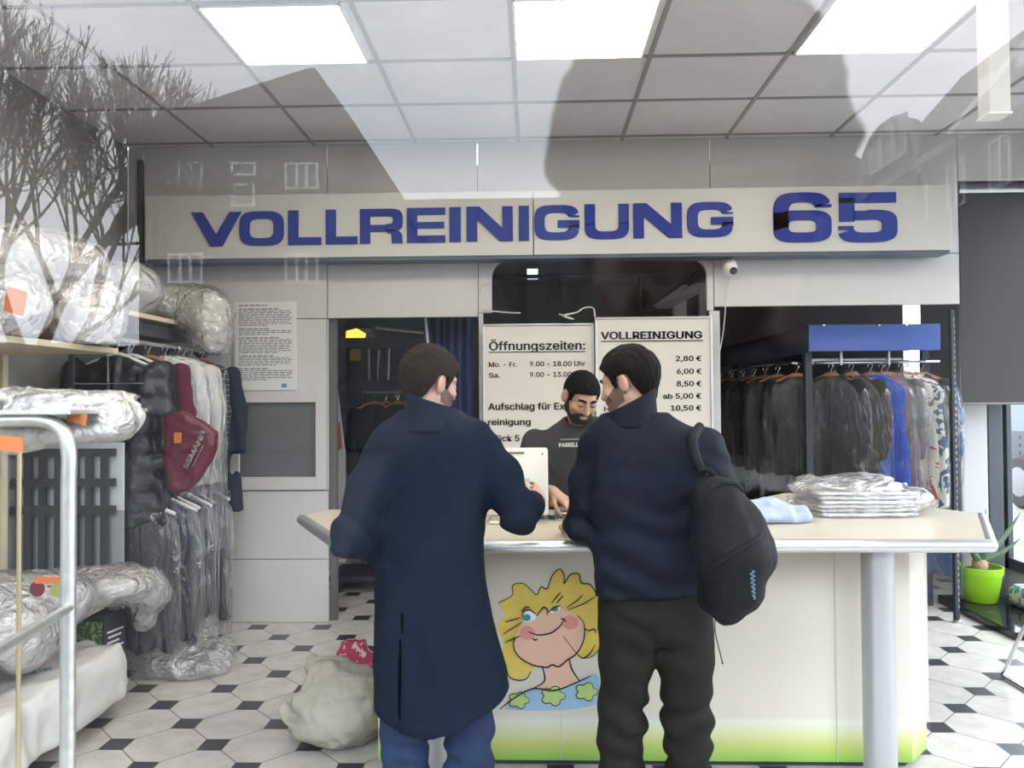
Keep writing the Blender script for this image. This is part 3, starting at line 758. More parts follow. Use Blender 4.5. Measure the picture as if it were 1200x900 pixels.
def glyph(ch, w):
    """list of flat pieces (points, faces) in a box w x 1"""
    tv, th = min(.30, w * .34), .215; o = []
    def poly(*p): o.append((list(p), [tuple(range(len(p)))]))
    def rect(a, b, c, d): poly((a, b), (c, b), (c, d), (a, d))
    if ch == 'V': poly((0, 1), (w * .23, 1), (w * .5, .34), (w * .77, 1), (w, 1), (w * .62, 0), (w * .38, 0))
    elif ch == 'O': o.append(arcband(w / 2, .5, w / 2, .5, th, tv, 0, 360))
    elif ch == 'L': rect(0, 0, tv, 1); rect(tv, 0, w, th)
    elif ch == 'I': rect(0, 0, w, 1)
    elif ch == 'E': rect(0, 0, tv, 1); rect(tv, 0, w, th * .92); rect(tv, .5 - th * .42, w * .97, .5 + th * .42); rect(tv, 1 - th * .92, w, 1)
    elif ch == 'N': poly((0, 0), (tv, 0), (tv, .62), (w - tv * 1.25, 0), (w, 0), (w, 1), (w - tv, 1), (w - tv, .38), (tv * 1.25, 1), (0, 1))
    elif ch == 'U':
        rect(0, .42, tv, 1); rect(w - tv, .42, w, 1); o.append(arcband(w / 2, .45, w / 2, .45, th, tv, 180, 360))
    elif ch == 'R':
        rect(0, 0, tv, 1); rect(tv, 1 - th, w * .62, 1); rect(tv, .34, w * .62, .34 + th * .9)
        o.append(arcband(w * .6, .67, w * .4, .33, th, tv * .95, -90, 90)); poly((w - tv * 1.05, 0), (w, 0), (w * .985, .26), (w * .9, .38), (w * .6, .40), (w * .6, .34), (w - tv * 1.1, .27))
    elif ch == 'G':
        o.append(arcband(w / 2, .5, w / 2, .5, th, tv, 22, 345)); rect(w * .52, .36, w, .36 + th * .95); rect(w - tv, .3, w, .42)
        rect(w - tv, .66, w - .005, .70)
    elif ch == '6':
        o.append(arcband(w / 2, .32, w / 2, .32, th * .9, tv, 0, 360)); o.append(arcband(w / 2, .5, w / 2, .5, th * .9, tv, 24, 200)); rect(0, .3, tv, .6); rect(w - tv, .70, w, .755)
    elif ch == '5':
        rect(0.02, 1 - th * .95, w * .985, 1); rect(0.02, .42, tv + .02, 1 - th * .5); rect(tv, .45, w * .5, .45 + th * .86)
        o.append(arcband(w / 2, .325, w / 2, .325, th * .9, tv, -180 + 14, 90)); rect(0, .25, tv, .33)
    return o
lets = [('V', 225, 283), ('O', 281, 333), ('L', 338, 377), ('L', 382, 419), ('R', 422, 472), ('E', 477, 522), ('I', 527, 540), ('N', 547, 601), ('I', 608, 620), ('G', 626, 679), ('U', 685, 737), ('N', 742, 799), ('G', 805, 859), ('6', 906, 974), ('5', 982, 1051)]
for ch, a, b in lets:
    big = ch in '65'
    xa, xb = P(a, 265, SY).x, P(b, 265, SY).x
    pm = (a + b) / 2
    if big: yt, yb = 226, 284
    else: yt = 249 - (pm - 254) * (12 / 577); yb = 289 - (pm - 254) * (11 / 577)
    z1, z0 = P(pm, yt, SY).z, P(pm, yb, SY).z; h = z1 - z0; wd_ = (xb - xa) / h
    mb = MB()
    for pts, fc in glyph(ch, wd_):
        k = len(pts); V = [(xa + p[0] * h, SY - .012, z0 + p[1] * h) for p in pts] + [(xa + p[0] * h, SY - .0005, z0 + p[1] * h) for p in pts]
        F2 = [tuple(f) for f in fc]
        from collections import Counter
        ec = Counter(); 
        for f in fc:
            for i in range(len(f)): ec[frozenset((f[i], f[(i + 1) % len(f)]))] += 1
        for f in fc:
            for i in range(len(f)):
                if ec[frozenset((f[i], f[(i + 1) % len(f)]))] == 1: F2.append((f[i], f[(i + 1) % len(f)], f[(i + 1) % len(f)] + k, f[i] + k))
        mb.add(V, F2)
    mb.build('letter', M_blue, sign)

# ------------------------------------------------------------------ price and opening-hours boards
def board(name, lab, px0, px1, py0, y, zbot):
    a = P(px0, py0, y); b = P(px1, py0, y); t = thing(name, lab, 'board', ((a.x + b.x) / 2, y, zbot))
    MB().box((a.x + .008, y, zbot), (b.x - .008, y + .02, a.z - .008)).build('panel', M_whiteboard, t)
    f = MB(); w_ = .014
    f.box((a.x, y - .008, a.z - w_), (b.x, y + .025, a.z), .003).box((a.x, y - .008, zbot), (b.x, y + .025, zbot + w_), .003).box((a.x, y - .008, zbot), (a.x + w_, y + .025, a.z), .003).box((b.x - w_, y - .008, zbot), (b.x, y + .025, a.z), .003)
    f.build('frame', M_alu, t)
    for x in (a.x + .03, b.x - .06): MB().box((x, y + .021, 0), (x + .03, y + .045, zbot + .05)).build('leg', M_alu, t)
    return t
BY = 5.40
b1 = board('opening_hours_board', 'white board with the opening hours, left of the two boards behind the counter', 565, 696, 380, BY, .95)
ft = lambda *a, **k: wall_text(*a, **k)
yb_ = BY - .001
ft('Öffnungszeiten:', 573, 686, 410, 396, yb_, M_black, b1, bold=.022); 
ft('Mo. - Fr.', 573, 606, 430, 422, yb_, M_black, b1, bold=.015); ft('9.00 - 18.00 Uhr', 621, 686, 429, 421, yb_, M_black, b1, bold=.015)
ft('Sa.', 573, 586, 442.5, 434.5, yb_, M_black, b1, bold=.015); ft('9.00 - 13.00 Uhr', 621, 686, 441.5, 433.5, yb_, M_black, b1, bold=.015)
ft('Aufschlag für Express', 572, 692, 480, 469, yb_, M_black, b1, bold=.022); ft('reinigung', 572, 622, 498, 488, yb_, M_black, b1, bold=.022); ft('Stück 5', 572, 609, 517, 507, yb_, M_black, b1, bold=.022)
a = P(573, 412.5, BY); b = P(686, 411.5, BY); MB().box((a.x, BY - .003, a.z - .006), (b.x, BY - .0005, a.z + .001)).build('underline', M_black, b1)
b2 = board('price_board', 'white price board headed with the service name, right of the two boards behind the counter', 697, 834, 372, BY - .02, .95)
yb2 = BY - .021
ft('VOLLREINIGUNG', 704, 823, 397, 385, yb2, M_black, b2, bold=.03)
a = P(704, 400, BY); b = P(823, 398.5, BY); MB().box((a.x, yb2 - .003, a.z - .006), (b.x, yb2 - .0005, a.z + .001)).build('underline', M_black, b2)
for s_, x0, yb0 in (('2,80 €', 792, 423), ('6,00 €', 793, 438), ('8,50 €', 793, 452.5), ('ab 5,00 €', 777, 467), ('10,50 €', 786, 481)): ft(s_, x0, 822, yb0, yb0 - 8.5, yb2, M_black, b2, bold=.02)
ft('H', 708, 714, 482, 474, yb2, M_black, b2, bold=.02)
# loose cable on top of the boards
cab = tag(MB().tube(smooth_path([P(655, 368, 5.36), P(672, 374, 5.37), P(660, 370, 5.34), P(676, 366, 5.37), P(684, 361, 5.38), P(695, 361, 5.37), P(697, 372, 5.36)], 6), .006, 6).build('cable', mat('grey_cable', (.5, .49, .46), .5), None, True), 'loose grey cable curled on top of the two white boards', 'cable')
cab2 = tag(MB().tube(smooth_path([P(563, 345, 5.47), P(564, 336, 5.47), P(576, 331, 5.47)], 6), .004, 6).tube(smooth_path([P(565, 363, 5.47), P(590, 366, 5.46), P(610, 367, 5.46)], 6), .006, 6).build('cable', mat('grey_cable', (.5, .5, .5)), None, True), 'thin cable stapled at the left edge of the rounded pass-through', 'cable')

# security camera with its wire
cc = P(855, 314, 5.42)
sc2 = thing('security_camera', 'small white turret security camera on the panel beside the boards', 'camera', (cc.x, 5.5, cc.z))
MB().lathe([(.035, -.02), (.045, -.015), (.045, .02), (.038, .03)], (0, 0, 0), 20, Matrix.Translation((cc.x, 5.47, cc.z + .06)) @ Matrix.Rotation(PI / 2, 4, 'X')).build('mount', mat('white_plastic', (.75, .74, .71), .35), sc2, True)
MB().sphere((cc.x, 5.41, cc.z), (.05, .05, .062), 20, 14).build('housing', mat('white_plastic', (.75, .74, .71)), sc2, True)
MB().lathe([(.024, 0), (.026, .006), (.02, .012), (.0, .013)], (0, 0, 0), 18, Matrix.Translation((cc.x + .012, 5.368, cc.z - .028)) @ Matrix.Rotation(PI / 2 + .35, 4, 'X')).build('lens', mat('lens_black', (.01, .01, .012), .1), sc2, True)
MB().tube(smooth_path([P(855, 326, 5.46), P(851, 350, 5.46), P(848, 385, 5.46), P(842, 420, 5.45)], 5), .0035, 6).build('wire', mat('grey_cable', (.5, .5, .5)), sc2, True)

# notice sheet on the left panels
na, nb = P(275, 354, 5.488), P(347, 457, 5.488)
nz = thing('notice_sheet', 'printed white notice with small paragraphs above the grey hatch window', 'notice', ((na.x + nb.x) / 2, 5.495, nb.z))
MB().box((na.x, 5.488, nb.z), (nb.x, 5.4975, na.z)).build('sheet', mat('paper', (.70, .70, .69), .6), nz)
mb = MB(); rr = random.Random(3); zz = na.z - .03; ln = 0; W_ = nb.x - na.x
blocks = [1, 0, 1, 9, 0, 1, 3, 0, 1, 8, 0, 1, 5, 0, 1, 6]
rowsn = sum(max(b, 1) for b in blocks); dz = (na.z - nb.z - .09) / rowsn
for b in blocks:
    if b == 0: zz -= dz; continue
    for i in range(b):
        x = na.x + .03; xe = nb.x - .03 if (b > 1 and i < b - 1) else na.x + .03 + W_ * rr.uniform(.45, .75)
        while x < xe - .02:
            wl = min(rr.uniform(.015, .05), xe - x); h_ = dz * (.22 if b > 1 else .3)
            mb.add([(x, 5.4872, zz), (x + wl, 5.4872, zz), (x + wl, 5.4872, zz + 2 * h_), (x, 5.4872, zz + 2 * h_)], [(0, 1, 2, 3)]); x += wl + .008
        zz -= dz
mb.build('text_lines', mat('ink_grey', (.16, .16, .17), .6), nz)
p_ = P(333, 452, 5.487); MB().box((p_.x - .018, 5.4866, p_.z - .012), (p_.x + .018, 5.4876, p_.z + .014)).build('logo', mat('logo_blue', (.08, .25, .55), .5), nz)
# hatch window
ha, hb = P(270, 459, 5.49), P(383, 574, 5.49); ga_, gb_ = P(280, 472, 5.49), P(370, 559, 5.49)
hw = thing('hatch_window', 'white framed serving hatch with a grey pane in the left panels', 'hatch', ((ha.x + hb.x) / 2, 5.5, hb.z))
f = MB(); 
f.box((ha.x, 5.485, hb.z), (ga_.x, 5.53, ha.z), .003).box((gb_.x, 5.485, hb.z), (hb.x - .004, 5.53, ha.z), .003).box((ga_.x, 5.485, hb.z), (gb_.x, 5.53, gb_.z), .003).box((ga_.x, 5.485, ga_.z), (gb_.x, 5.53, ha.z), .003)
f.build('frame', M_panel, hw); MB().box((ga_.x - .01, 5.51, gb_.z - .01), (gb_.x + .01, 5.525, ga_.z + .01)).build('pane', mat('grey_hatch_pane', (.12, .122, .125), .45, var=.08, vscale=3), hw)

# ------------------------------------------------------------------ roller blind, floor things at the right
bly = 5.80
bq0, bz0 = P(1128, 470, bly).x, P(1160, 473, bly).z
bl = thing('roller_blind', 'dark taupe roller blind pulled half down at the right, beside the partition', 'blind', (3.45, bly, bz0))
MB().box((bq0, bly, bz0), (XR - .04, bly + .006, 3.12)).build('fabric', mat('blind_fabric', (.052, .05, .047), .85, bump=.1, bscale=300), bl)
MB().tube([(bq0, bly + .003, bz0), (XR - .04, bly + .003, bz0)], .009, 10).build('hem_bar', mat('blind_bar', (.16, .16, .16), .5), bl, True)
MB().tube([(bq0, bly + .03, 3.14), (XR - .02, bly + .03, 3.14)], .045, 14).build('roller', M_alu, bl, True)
wp = thing('white_wall_post', 'white boxed wall pier beside the side window, below the blind', 'pier', (3.5, 6.05, 0))
MB().box((P(1127, 550, 6.0).x, 6.0, 0), (P(1158, 550, 6.0).x, 6.1, 2.9), .008).build('casing', mat('bright_white_paint', (.55, .55, .54), .6), wp)
MB().box((P(1160, 550, 6.0).x, 6.01, 0), (P(1177, 550, 6.0).x, 6.1, 2.6), .008).build('edge_rail', mat('anthracite_frame', (.07, .085, .1)), wp)
# perforated upright
ux = P(1122, 560, 5.5).x
up = thing('slotted_upright', 'black slotted steel shelf upright at the right end of the partition', 'upright', (ux, 5.52, 0))
MB().box((ux - .03, 5.49, .02), (ux - .012, 5.53, 2.2)).box((ux - .03, 5.52, .02), (ux + .012, 5.53, 2.2)).build('post', M_dark, up)
mb = MB()
for i in range(46): mb.box((ux - .006, 5.517, .10 + i * .045), (ux + .008, 5.521, .10 + i * .045 + .022))
mb.box((ux - .001, 5.5195, .08), (ux + .003, 5.5205, 2.17)); mb.build('slots', mat('slot_light', (.5, .5, .5), .5), up); MB().lathe([(.03, 0), (.03, .015), (.012, .025)], (ux - .01, 5.515, 0), 14).build('foot', M_steel, up, True)
# flat black scale-like box
q = [PZ(1131, 707, .055), PZ(1189, 741, .055)]
sb = thing('black_glass_box', 'flat black glossy box with a grip hole lying on the tiles under the side window', 'box', (3.3, 5.5, 0))
x0 = min(q[0].x, q[1].x); 
MB().box((x0, q[1].y, .0), (XR - .05, q[0].y + .25, .055), .006).build('body', mat('black_gloss', (.012, .013, .016), .08), sb)
MB().box((x0 + .06, 5.55, .0552), (x0 + .16, 5.60, .0562), .0004).build('grip_hole', M_black, sb)
# plant pot
pp = PZ(1149, 704, .057); pp = Vector((pp.x, pp.y, .057)); R0 = 24 * pp.y / F_PX; Hh = 40 * pp.y / F_PX
pot = thing('potted_aloe', 'spiky aloe in a lime green pot near the side window', 'plant', pp)
MB().lathe([(R0 * .66, 0), (R0 * .72, .01), (R0 * .94, Hh * .8), (R0 * .97, Hh * .8), (R0, Hh), (R0 * .93, Hh), (R0 * .9, Hh * .86), (.0, Hh * .85)], pp, 32).build('pot', mat('lime_plastic', (.30, .60, .02), .35), pot, True)
MB().lathe([(R0 * .9, Hh * .80), (R0 * .9, Hh * .88), (R0 * .3, Hh * .93), (0, Hh * .93)], pp, 20).build('soil', mat('soil', (.06, .045, .03), .9, bump=1, bscale=60), pot)
MB().lathe([(.045, Hh * .9), (.055, Hh * 1.0), (.05, Hh * 1.15), (.03, Hh * 1.25)], pp, 14).build('stem', mat('aloe_stem', (.42, .30, .18), .8, bump=1, bscale=50), pot, True)
M_aloe = mat('aloe_leaf', (.12, .19, .12), .45, var=.2, vscale=12)
for (dx, dz, dy, ln_) in ((1.0, .75, -.1, .36), (.9, .25, -.3, .27), (.25, 1, .1, .28), (-.35, .9, .2, .22), (-.6, .4, -.4, .2), (.5, .15, .5, .2), (.1, .8, -.6, .22)):
    d = Vector((dx, dy, dz)).normalized(); b0 = pp + Vector((0, 0, Hh * 1.15)); bend = Vector((0, 0, .12 * ln_ / .3))
    pts = [b0 + d * ln_ * t + bend * t * t for t in (0, .2, .4, .6, .8, 1)]
    MB().tube(pts, [.026, .03, .026, .019, .011, .002], 7).build('leaf', M_aloe, pot, True)
# sill cushion
cu = PX(1180, 690, XR - .15)
s_ = SDF((3.42, 5.35, .055), (XR - .02, 5.92, .36), .010)
s_.stack([(.058, 3.61, 5.62, .11, .20), (.10, 3.61, 5.62, .125, .22), (.17, 3.61, 5.62, .12, .21), (.21, 3.61, 5.62, .10, .18)], ex=4)
X_, Y_, Z_ = s_.grid(); s_.F += (.012 * fbm(X_ * 9, Y_ * 9, Z_ * 9, 4)).astype(np.float32)
def print_mat(name, c1, c2, sc, th=.5):
    m = bpy.data.materials.new(name); m.use_nodes = True; t = m.node_tree; n = t.nodes; l = t.links; b = n['Principled BSDF']; b.inputs['Roughness'].default_value = .8
    tcn = n.new('ShaderNodeTexCoord'); nz = n.new('ShaderNodeTexNoise'); nz.inputs['Scale'].default_value = sc; nz.inputs['Detail'].default_value = 2; nz.inputs['Distortion'].default_value = 1.5; l.new(tcn.outputs['Object'], nz.inputs['Vector'])
    rp = n.new('ShaderNodeValToRGB'); rp.color_ramp.interpolation = 'CONSTANT'; rp.color_ramp.elements[0].color = (*c1, 1); rp.color_ramp.elements[1].position = th; rp.color_ramp.elements[1].color = (*c2, 1)
    l.new(nz.outputs[0], rp.inputs[0]); l.new(rp.outputs[0], b.inputs['Base Color']); return m
tag(s_.build('cushion', print_mat('patterned_cloth', (.10, .20, .30), (.50, .50, .42), 14)), 'blue and cream patterned cushion on the black box below the side window', 'cushion')
# chair leg at the right edge
ch = thing('metal_chair', 'chair with bent chrome tube sled legs cut off by the right edge of the photo', 'chair', (2.9, 4.0, 0))
fA = PZ(1173, 791, .014)
for k in (0, 1):
    cx_ = fA.x + .46 * k
    MB().tube(smooth_path([(cx_, fA.y - .30, .45), (cx_, fA.y - .2, .32), (cx_, fA.y - .04, .06), (cx_, fA.y - .004, .022), (cx_, fA.y - .06, .012), (cx_, fA.y - .3, .012), (cx_, fA.y - .66, .012), (cx_, fA.y - .72, .03), (cx_, fA.y - .70, .25), (cx_, fA.y - .69, .45)], 5), .011, 10).build('leg', M_chrome, ch, True)
MB().box((fA.x - .01, fA.y - .74, .445), (fA.x + .47, fA.y - .30, .475), .012).build('seat', mat('grey_seat', (.12, .12, .13), .6), ch)
for k in (0, 1): MB().tube([(fA.x + .46 * k, fA.y - .70, .45), (fA.x + .46 * k, fA.y - .78, .86)], .011, 8).build('back_post', M_chrome, ch, True)
MB().box((fA.x, fA.y - .79, .6), (fA.x + .46, fA.y - .755, .86), .012).build('backrest', mat('grey_seat', (.12, .12, .13)), ch)
# outside the side window
van = thing('parked_van', 'parked van with dark slotted grille and silver wheel seen through the side window', 'vehicle', (8.6, 8.7, 0))
vb = PX(1186, 545, 7.0); vy = vb.y
VX = 7.0
def vz(py): return PX(1190, py, VX).z
MB().box((VX, vy - 5, .35), (VX + 1.9, vy + .15, 1.9), .1).build('body', mat('van_paint', (.06, .09, .12), .35), van)
MB().box((VX - .02, vy - 4.9, .42), (VX + .1, vy + .1, vz(545)), .04).build('bumper', mat('van_silver', (.16, .16, .165), .5), van)
mb = MB()
for i in range(4):
    for k in range(14): mb.box((VX - .012, vy - .2 - k * .28, vz(512 + i * 9) - .02), (VX + .01, vy - .02 - k * .28, vz(512 + i * 9) + .02))
mb.box((VX - .004, vy - 4, vz(545)), (VX + .004, vy, vz(505))); mb.build('grille', mat('grille_dark', (.02, .03, .04), .5), van)
for yy_ in (vy - .35, vy - 3.6):
    Mx = Matrix.Translation((VX - .03, yy_, .36)) @ Matrix.Rotation(PI / 2, 4, 'Y')
    wh = MB().lathe([(.2, -.1), (.34, -.1), (.38, -.06), (.38, .06), (.34, .1), (.2, .1)], (0, 0, 0), 28, Mx).build('wheel', mat('tyre', (.02, .02, .02), .8), van, True)
    MB().lathe([(.2, -.06), (.21, -.105), (.05, -.115), (.0, -.115)], (0, 0, 0), 24, Mx).build('hubcap', mat('van_silver', (.5, .5, .5)), wh, True)
# ------------------------------------------------------------------ garments on hangers
F_film = film_mat('garment_film', .052, .015, scale=7, stretch=(1.6, 1.6, .35), gain=.9)
F_filmL = film_mat('left_garment_film', .10, .012, scale=9, rough=.10, stretch=(1.6, 1.6, .35), gain=1.5)
F_bag = film_mat('crumpled_bag_film', .20, .12, scale=11, stretch=(1, 1, 1))
F_milky = film_mat('milky_bag_film', .16, .30, scale=9, stretch=(1, 1, 1))
M_hang = mat('brown_hanger_wood', (.42, .17, .07), .4); M_hangw = mat('white_hanger_plastic', (.75, .75, .72), .4)
FAB = {}
def cloth(name, col, rough=.85, **k):
    k.setdefault('var', .12); k.setdefault('vscale', 6); k.setdefault('bump', .4); k.setdefault('bscale', 160)
    return mat(name, col, rough, spec=.18, **k)
C_black = cloth('black_wool', (.014, .014, .016)); C_char = cloth('charcoal_wool', (.035, .036, .04)); C_navy = cloth('navy_wool', (.012, .018, .036))
C_olive = cloth('dark_olive_cloth', (.035, .036, .028)); C_royal = cloth('royal_blue_cloth', (.015, .07, .42)); C_mauve = cloth('mauve_cloth', (.22, .13, .18)); C_red = cloth('dark_red_cloth', (.20, .03, .05))
C_grey = cloth('grey_cloth', (.12, .12, .13)); C_denim = cloth('denim_blue_cloth', (.04, .07, .16)); C_white = cloth('white_cotton', (.56, .55, .54)); C_burg = cloth('burgundy_wool', (.10, .018, .038))
C_flower = print_mat('floral_print', (.65, .62, .55), (.35, .06, .05), 7, .56); C_floral2 = print_mat('blue_floral_print', (.6, .6, .56), (.04, .10, .2), 9, .5)
C_cream = cloth('cream_cloth', (.55, .50, .42))
def tartan():
    m = bpy.data.materials.new('green_tartan'); m.use_nodes = True; t = m.node_tree; n = t.nodes; l = t.links; b = n['Principled BSDF']; b.inputs['Roughness'].default_value = .9
    tcn = n.new('ShaderNodeTexCoord'); sp = n.new('ShaderNodeSeparateXYZ'); l.new(tcn.outputs['Object'], sp.inputs[0])
    def band(src, f, w):
        a = n.new('ShaderNodeMath'); a.operation = 'MULTIPLY'; a.inputs[1].default_value = f; l.new(src, a.inputs[0])
        c = n.new('ShaderNodeMath'); c.operation = 'FRACT'; l.new(a.outputs[0], c.inputs[0])
        d = n.new('ShaderNodeMath'); d.operation = 'LESS_THAN'; d.inputs[1].default_value = w; l.new(c.outputs[0], d.inputs[0]); return d.outputs[0]
    col = None
    for src, f, w, cc in ((sp.outputs[0], 14, .4, (.012, .035, .03)), (sp.outputs[2], 14, .4, (.012, .035, .03)), (sp.outputs[0], 28, .12, (.20, .22, .19)), (sp.outputs[2], 28, .12, (.20, .22, .19))):
        x = n.new('ShaderNodeMix'); x.data_type = 'RGBA'; l.new(band(src, f, w), x.inputs[0]); x.inputs[7].default_value = (*cc, 1)
        if col is None: x.inputs[6].default_value = (.012, .016, .03, 1)
        else: l.new(col, x.inputs[6])
        col = x.outputs[2]
    l.new(col, b.inputs['Base Color']); return m
C_tartan = tartan()

def hanger(parent, m, hook_m=None, hw=.20):
    pts = [(-hw, 0, -.155), (-hw * .6, .0, -.12), (-.03, 0, -.083), (0, 0, -.08), (.03, 0, -.083), (hw * .6, 0, -.12), (hw, 0, -.155)]
    h = MB().tube(pts, [.011, .012, .015, .016, .015, .012, .011], 8).build('hanger', m, parent, True)
    a = [(-.018 * math.cos(t) + .0, 0, -.02 + .02 * math.sin(t)) for t in [PI * k / 6 - .3 for k in range(7)]][::-1]
    MB().tube([(0, 0, -.075), (0, 0, -.045), *[(x, 0, z - .002) for x, _, z in a]], .003, 6).build('hook', M_chrome, h, True)
    return h
def jacket_sdf(L_, sh=.21, seed=0, sleeves=True, thick=.055, flare=0.02, quilt=0, hh=.011, ex=2.6):
    S = SDF((-.40, -.16, -L_ - .14), (.40, .16, -.03), hh)
    S.stack([(-.095, 0, 0, .055, .045), (-.12, 0, 0, .10, .05), (-.15, 0, 0, sh * .86, thick * .85), (-.19, 0, 0, sh * 1.0, thick), (-.30, 0, 0, sh * .98, thick), (-.5, 0, 0, sh * .92, thick), (-L_ - .08, 0, 0, sh * .95 + flare, thick)], k=.02, ex=ex)
    if sleeves:
        for s in (-1, 1):
            S.chain([(s * (sh - .02), 0, -.175), (s * (sh + .012), .01, -.42), (s * (sh + .004), .025, -min(L_, .70))], [.060, .052, .044], k=.025)
    S.cut(lambda X, Y, Z: -L_ - .085 - Z + 0 * X + 0 * Y)
    S.disp(lambda X, Y, Z: .010 * np.sin(X * 38 + 2.5 * vnoise(X * 5, Y * 5, Z * 3, seed) + seed) * np.clip((-Z - .15) * 2, 0, 1) + .012 * fbm(X * 9, Y * 9, Z * 4, seed))
    if quilt:
        S.disp(lambda X, Y, Z: quilt * (np.abs(np.sin((Z + .03 * np.abs(X)) * PI / .11)) ** .6 - .6) + .012 * vnoise(X * 16, Y * 16, Z * 14, 5) + .006 * vnoise(X * 30, Y * 30, Z * 22, 5), .07)
    # lapel line down the front
    S.put(lambda X, Y, Z: np.maximum(np.abs(X - .004) - .004, np.abs(Y + thick) - .018), (-.02, -thick - .03, -L_), (.02, -thick + .03, -.2), .004, 's')
    return S
def film_shell(parent, L_, sh=.21, thick=.055, seed=0, m=None, name='plastic_cover'):
    rows = 34; n = 56; V = []; Fc = []; rnd = random.Random(seed)
    ph = [rnd.uniform(0, 6.28) for _ in range(6)]
    for i in range(rows + 1):
        t = i / rows; z = -.055 - t * (L_ - .055)
        k = np.interp(-z, [.055, .09, .13, .17, .22, .4, L_], [.03, .06, .15, sh + .03, sh + .06, sh + .078, sh + .062])
        d = np.interp(-z, [.055, .1, .17, .3, L_], [.03, .06, thick + .02, thick + .02, thick + .008])
        for j in range(n):
            a = 2 * PI * j / n; c, s = math.cos(a), math.sin(a)
            rip = 1 + (.05 + .11 * t) * (math.sin(5 * a + ph[0] + 2 * t) * .5 + math.sin(11 * a + ph[1] - 3 * t) * .4 + math.sin(19 * a + ph[2] + 5 * t) * .3)
            zz = z + (.02 * math.sin(3 * a + ph[3]) if i == rows else 0)
            V.append((math.copysign(abs(c) ** .8, c) * k * (1 + (rip - 1) * .5), math.copysign(abs(s) ** .8, s) * d * rip, zz))
    for i in range(rows):
        for j in range(n): Fc.append((i * n + j, i * n + (j + 1) % n, (i + 1) * n + (j + 1) % n, (i + 1) * n + j))
    return mesh_obj(name, V, Fc, m or F_film, parent, True)
def garment(kind, L_, mcl, label, loc, rot, group=None, film=None, hm=None, seed=0, fm=None, **k):
    t = thing(kind, label, 'garment', (0, 0, 0), 0, group)
    hanger(t, hm or M_hang)
    jacket_sdf(L_, seed=seed, **k).build('jacket' if k.get('sleeves', True) else 'dress', mcl, t)
    if film: film_shell(t, film, seed=seed, sh=k.get('sh', .21), thick=k.get('thick', .055), m=fm)
    t.location = loc; t.rotation_euler = (0, 0, rot)
    return t

# conveyor with the finished garments on the right
RZ = 1.842
cvx, cvy = P(948, 395, 5.78).x, 5.78
cve = P(1102, 395, 5.78).x
conv = thing('garment_conveyor', 'blue-fronted garment conveyor with rail behind the right opening', 'garment conveyor', (2.5, 7, 0))
z1_, z0_ = P(1020, 380, 5.78).z, P(1020, 411, 5.78).z
MB().box((cvx, cvy, z0_), (cve, cvy + .03, z1_), .003).build('front_fascia', mat('conveyor_blue', (.045, .10, .36), .4), conv)
MB().box((cvx, cvy + .03, z0_ - .01), (cvx + .03, 9.6, z1_), .003).build('side_fascia', mat('conveyor_side', (.035, .05, .09), .45), conv)
MB().box((cvx, cvy + .04, z1_ - .03), (cve, 9.6, z1_ - .01)).build('top_plate', M_dark, conv)
rl = [(cve + .04, cvy + .10, RZ + .012), (cvx + .25, cvy + .10, RZ + .012), (cvx + .04, cvy + .2, RZ + .012), (cvx - .12, cvy + .5, RZ + .012), (cvx - .14, 9.5, RZ + .012)]
MB().tube(smooth_path(rl, 5), .011, 8).build('rail', M_chrome, conv, True)
MB().box((cvx + .02, cvy + .14, z0_ - .09), (cve - .22, cvy + .16, z0_ - .05)).build('guide_bar', mat('pale_bar', (.6, .6, .6), .35, metal=.6), conv)
for (x, y) in ((cvx + .03, cvy + .12), (cve - .02, cvy + .2), (cvx + .03, 8.0), (cvx + .03, 9.5)):
    MB().box((x - .025, y - .025, 0), (x + .025, y + .025, z0_ + .02)).build('post', M_dark, conv)
for px in (991, 1048): 
    x = P(px, 420, cvy).x; MB().box((x - .008, cvy + .08, RZ - .01), (x + .008, cvy + .12, z0_ + .02)).build('bracket', M_alu, conv)
for px in (965, 1030, 1062): 
    q = P(px, 381, cvy - .002); MB().lathe([(.008, 0), (.008, .006), (.0, .008)], (0, 0, 0), 10, Matrix.Translation((q.x, cvy, q.z)) @ Matrix.Rotation(PI / 2, 4, 'X')).build('bolt', M_chrome, conv)
protoA = garment('bagged_jacket', .78, C_black, 'black jacket in clear film hanging at the very corner of the conveyor front', (0, 0, 0), 0, 'bagged garments on the conveyor', film=1.0, seed=1)
protoB = garment('bagged_dress', .98, C_royal, 'royal blue dress in clear film, a narrow bright blue strip in the front row', (0, 0, 0), 0, 'bagged garments on the conveyor', film=1.12, seed=4, sleeves=False, sh=.235, thick=.045, flare=.03)
LONG = garment('bagged_long_coat', 1.50, C_denim, 'long denim-blue coat in film, outermost at the right end of the conveyor front', (0, 0, 0), 0, 'bagged garments on the conveyor', film=1.72, seed=9, sleeves=True, sh=.20, hh=.013)
frx = lambda px: P(px, 440, cvy + .1).x
A40 = -math.radians(42)
front = [(974, protoA, None, 'black jacket in clear film hanging at the corner of the conveyor front', .0),
         (998, protoA, C_olive, 'dark olive jacket in film, second of the front row from the corner', .0),
         (1020, protoB, None, 'royal blue dress in film showing as a bright blue strip in the front row', 0),
         (1033, protoB, C_mauve, 'mauve dress in film just right of the royal blue one', 0),
         (1040, protoA, C_grey, 'grey jacket with purple tone in film, right of the mauve dress', 0),
         (1056, protoB, C_flower, 'cream dress with red print in film, in the middle of the colourful front row', 0),
         (1066, protoB, C_floral2, 'white dress with blue flowers in film beside the red printed dress', 0),
         (1073, protoA, C_char, 'charcoal jacket in film beside the flowered dresses', 0),
         (1084, LONG, None, 'long denim-blue coat in film, outermost at the right end of the conveyor front', 0)]
used = set()
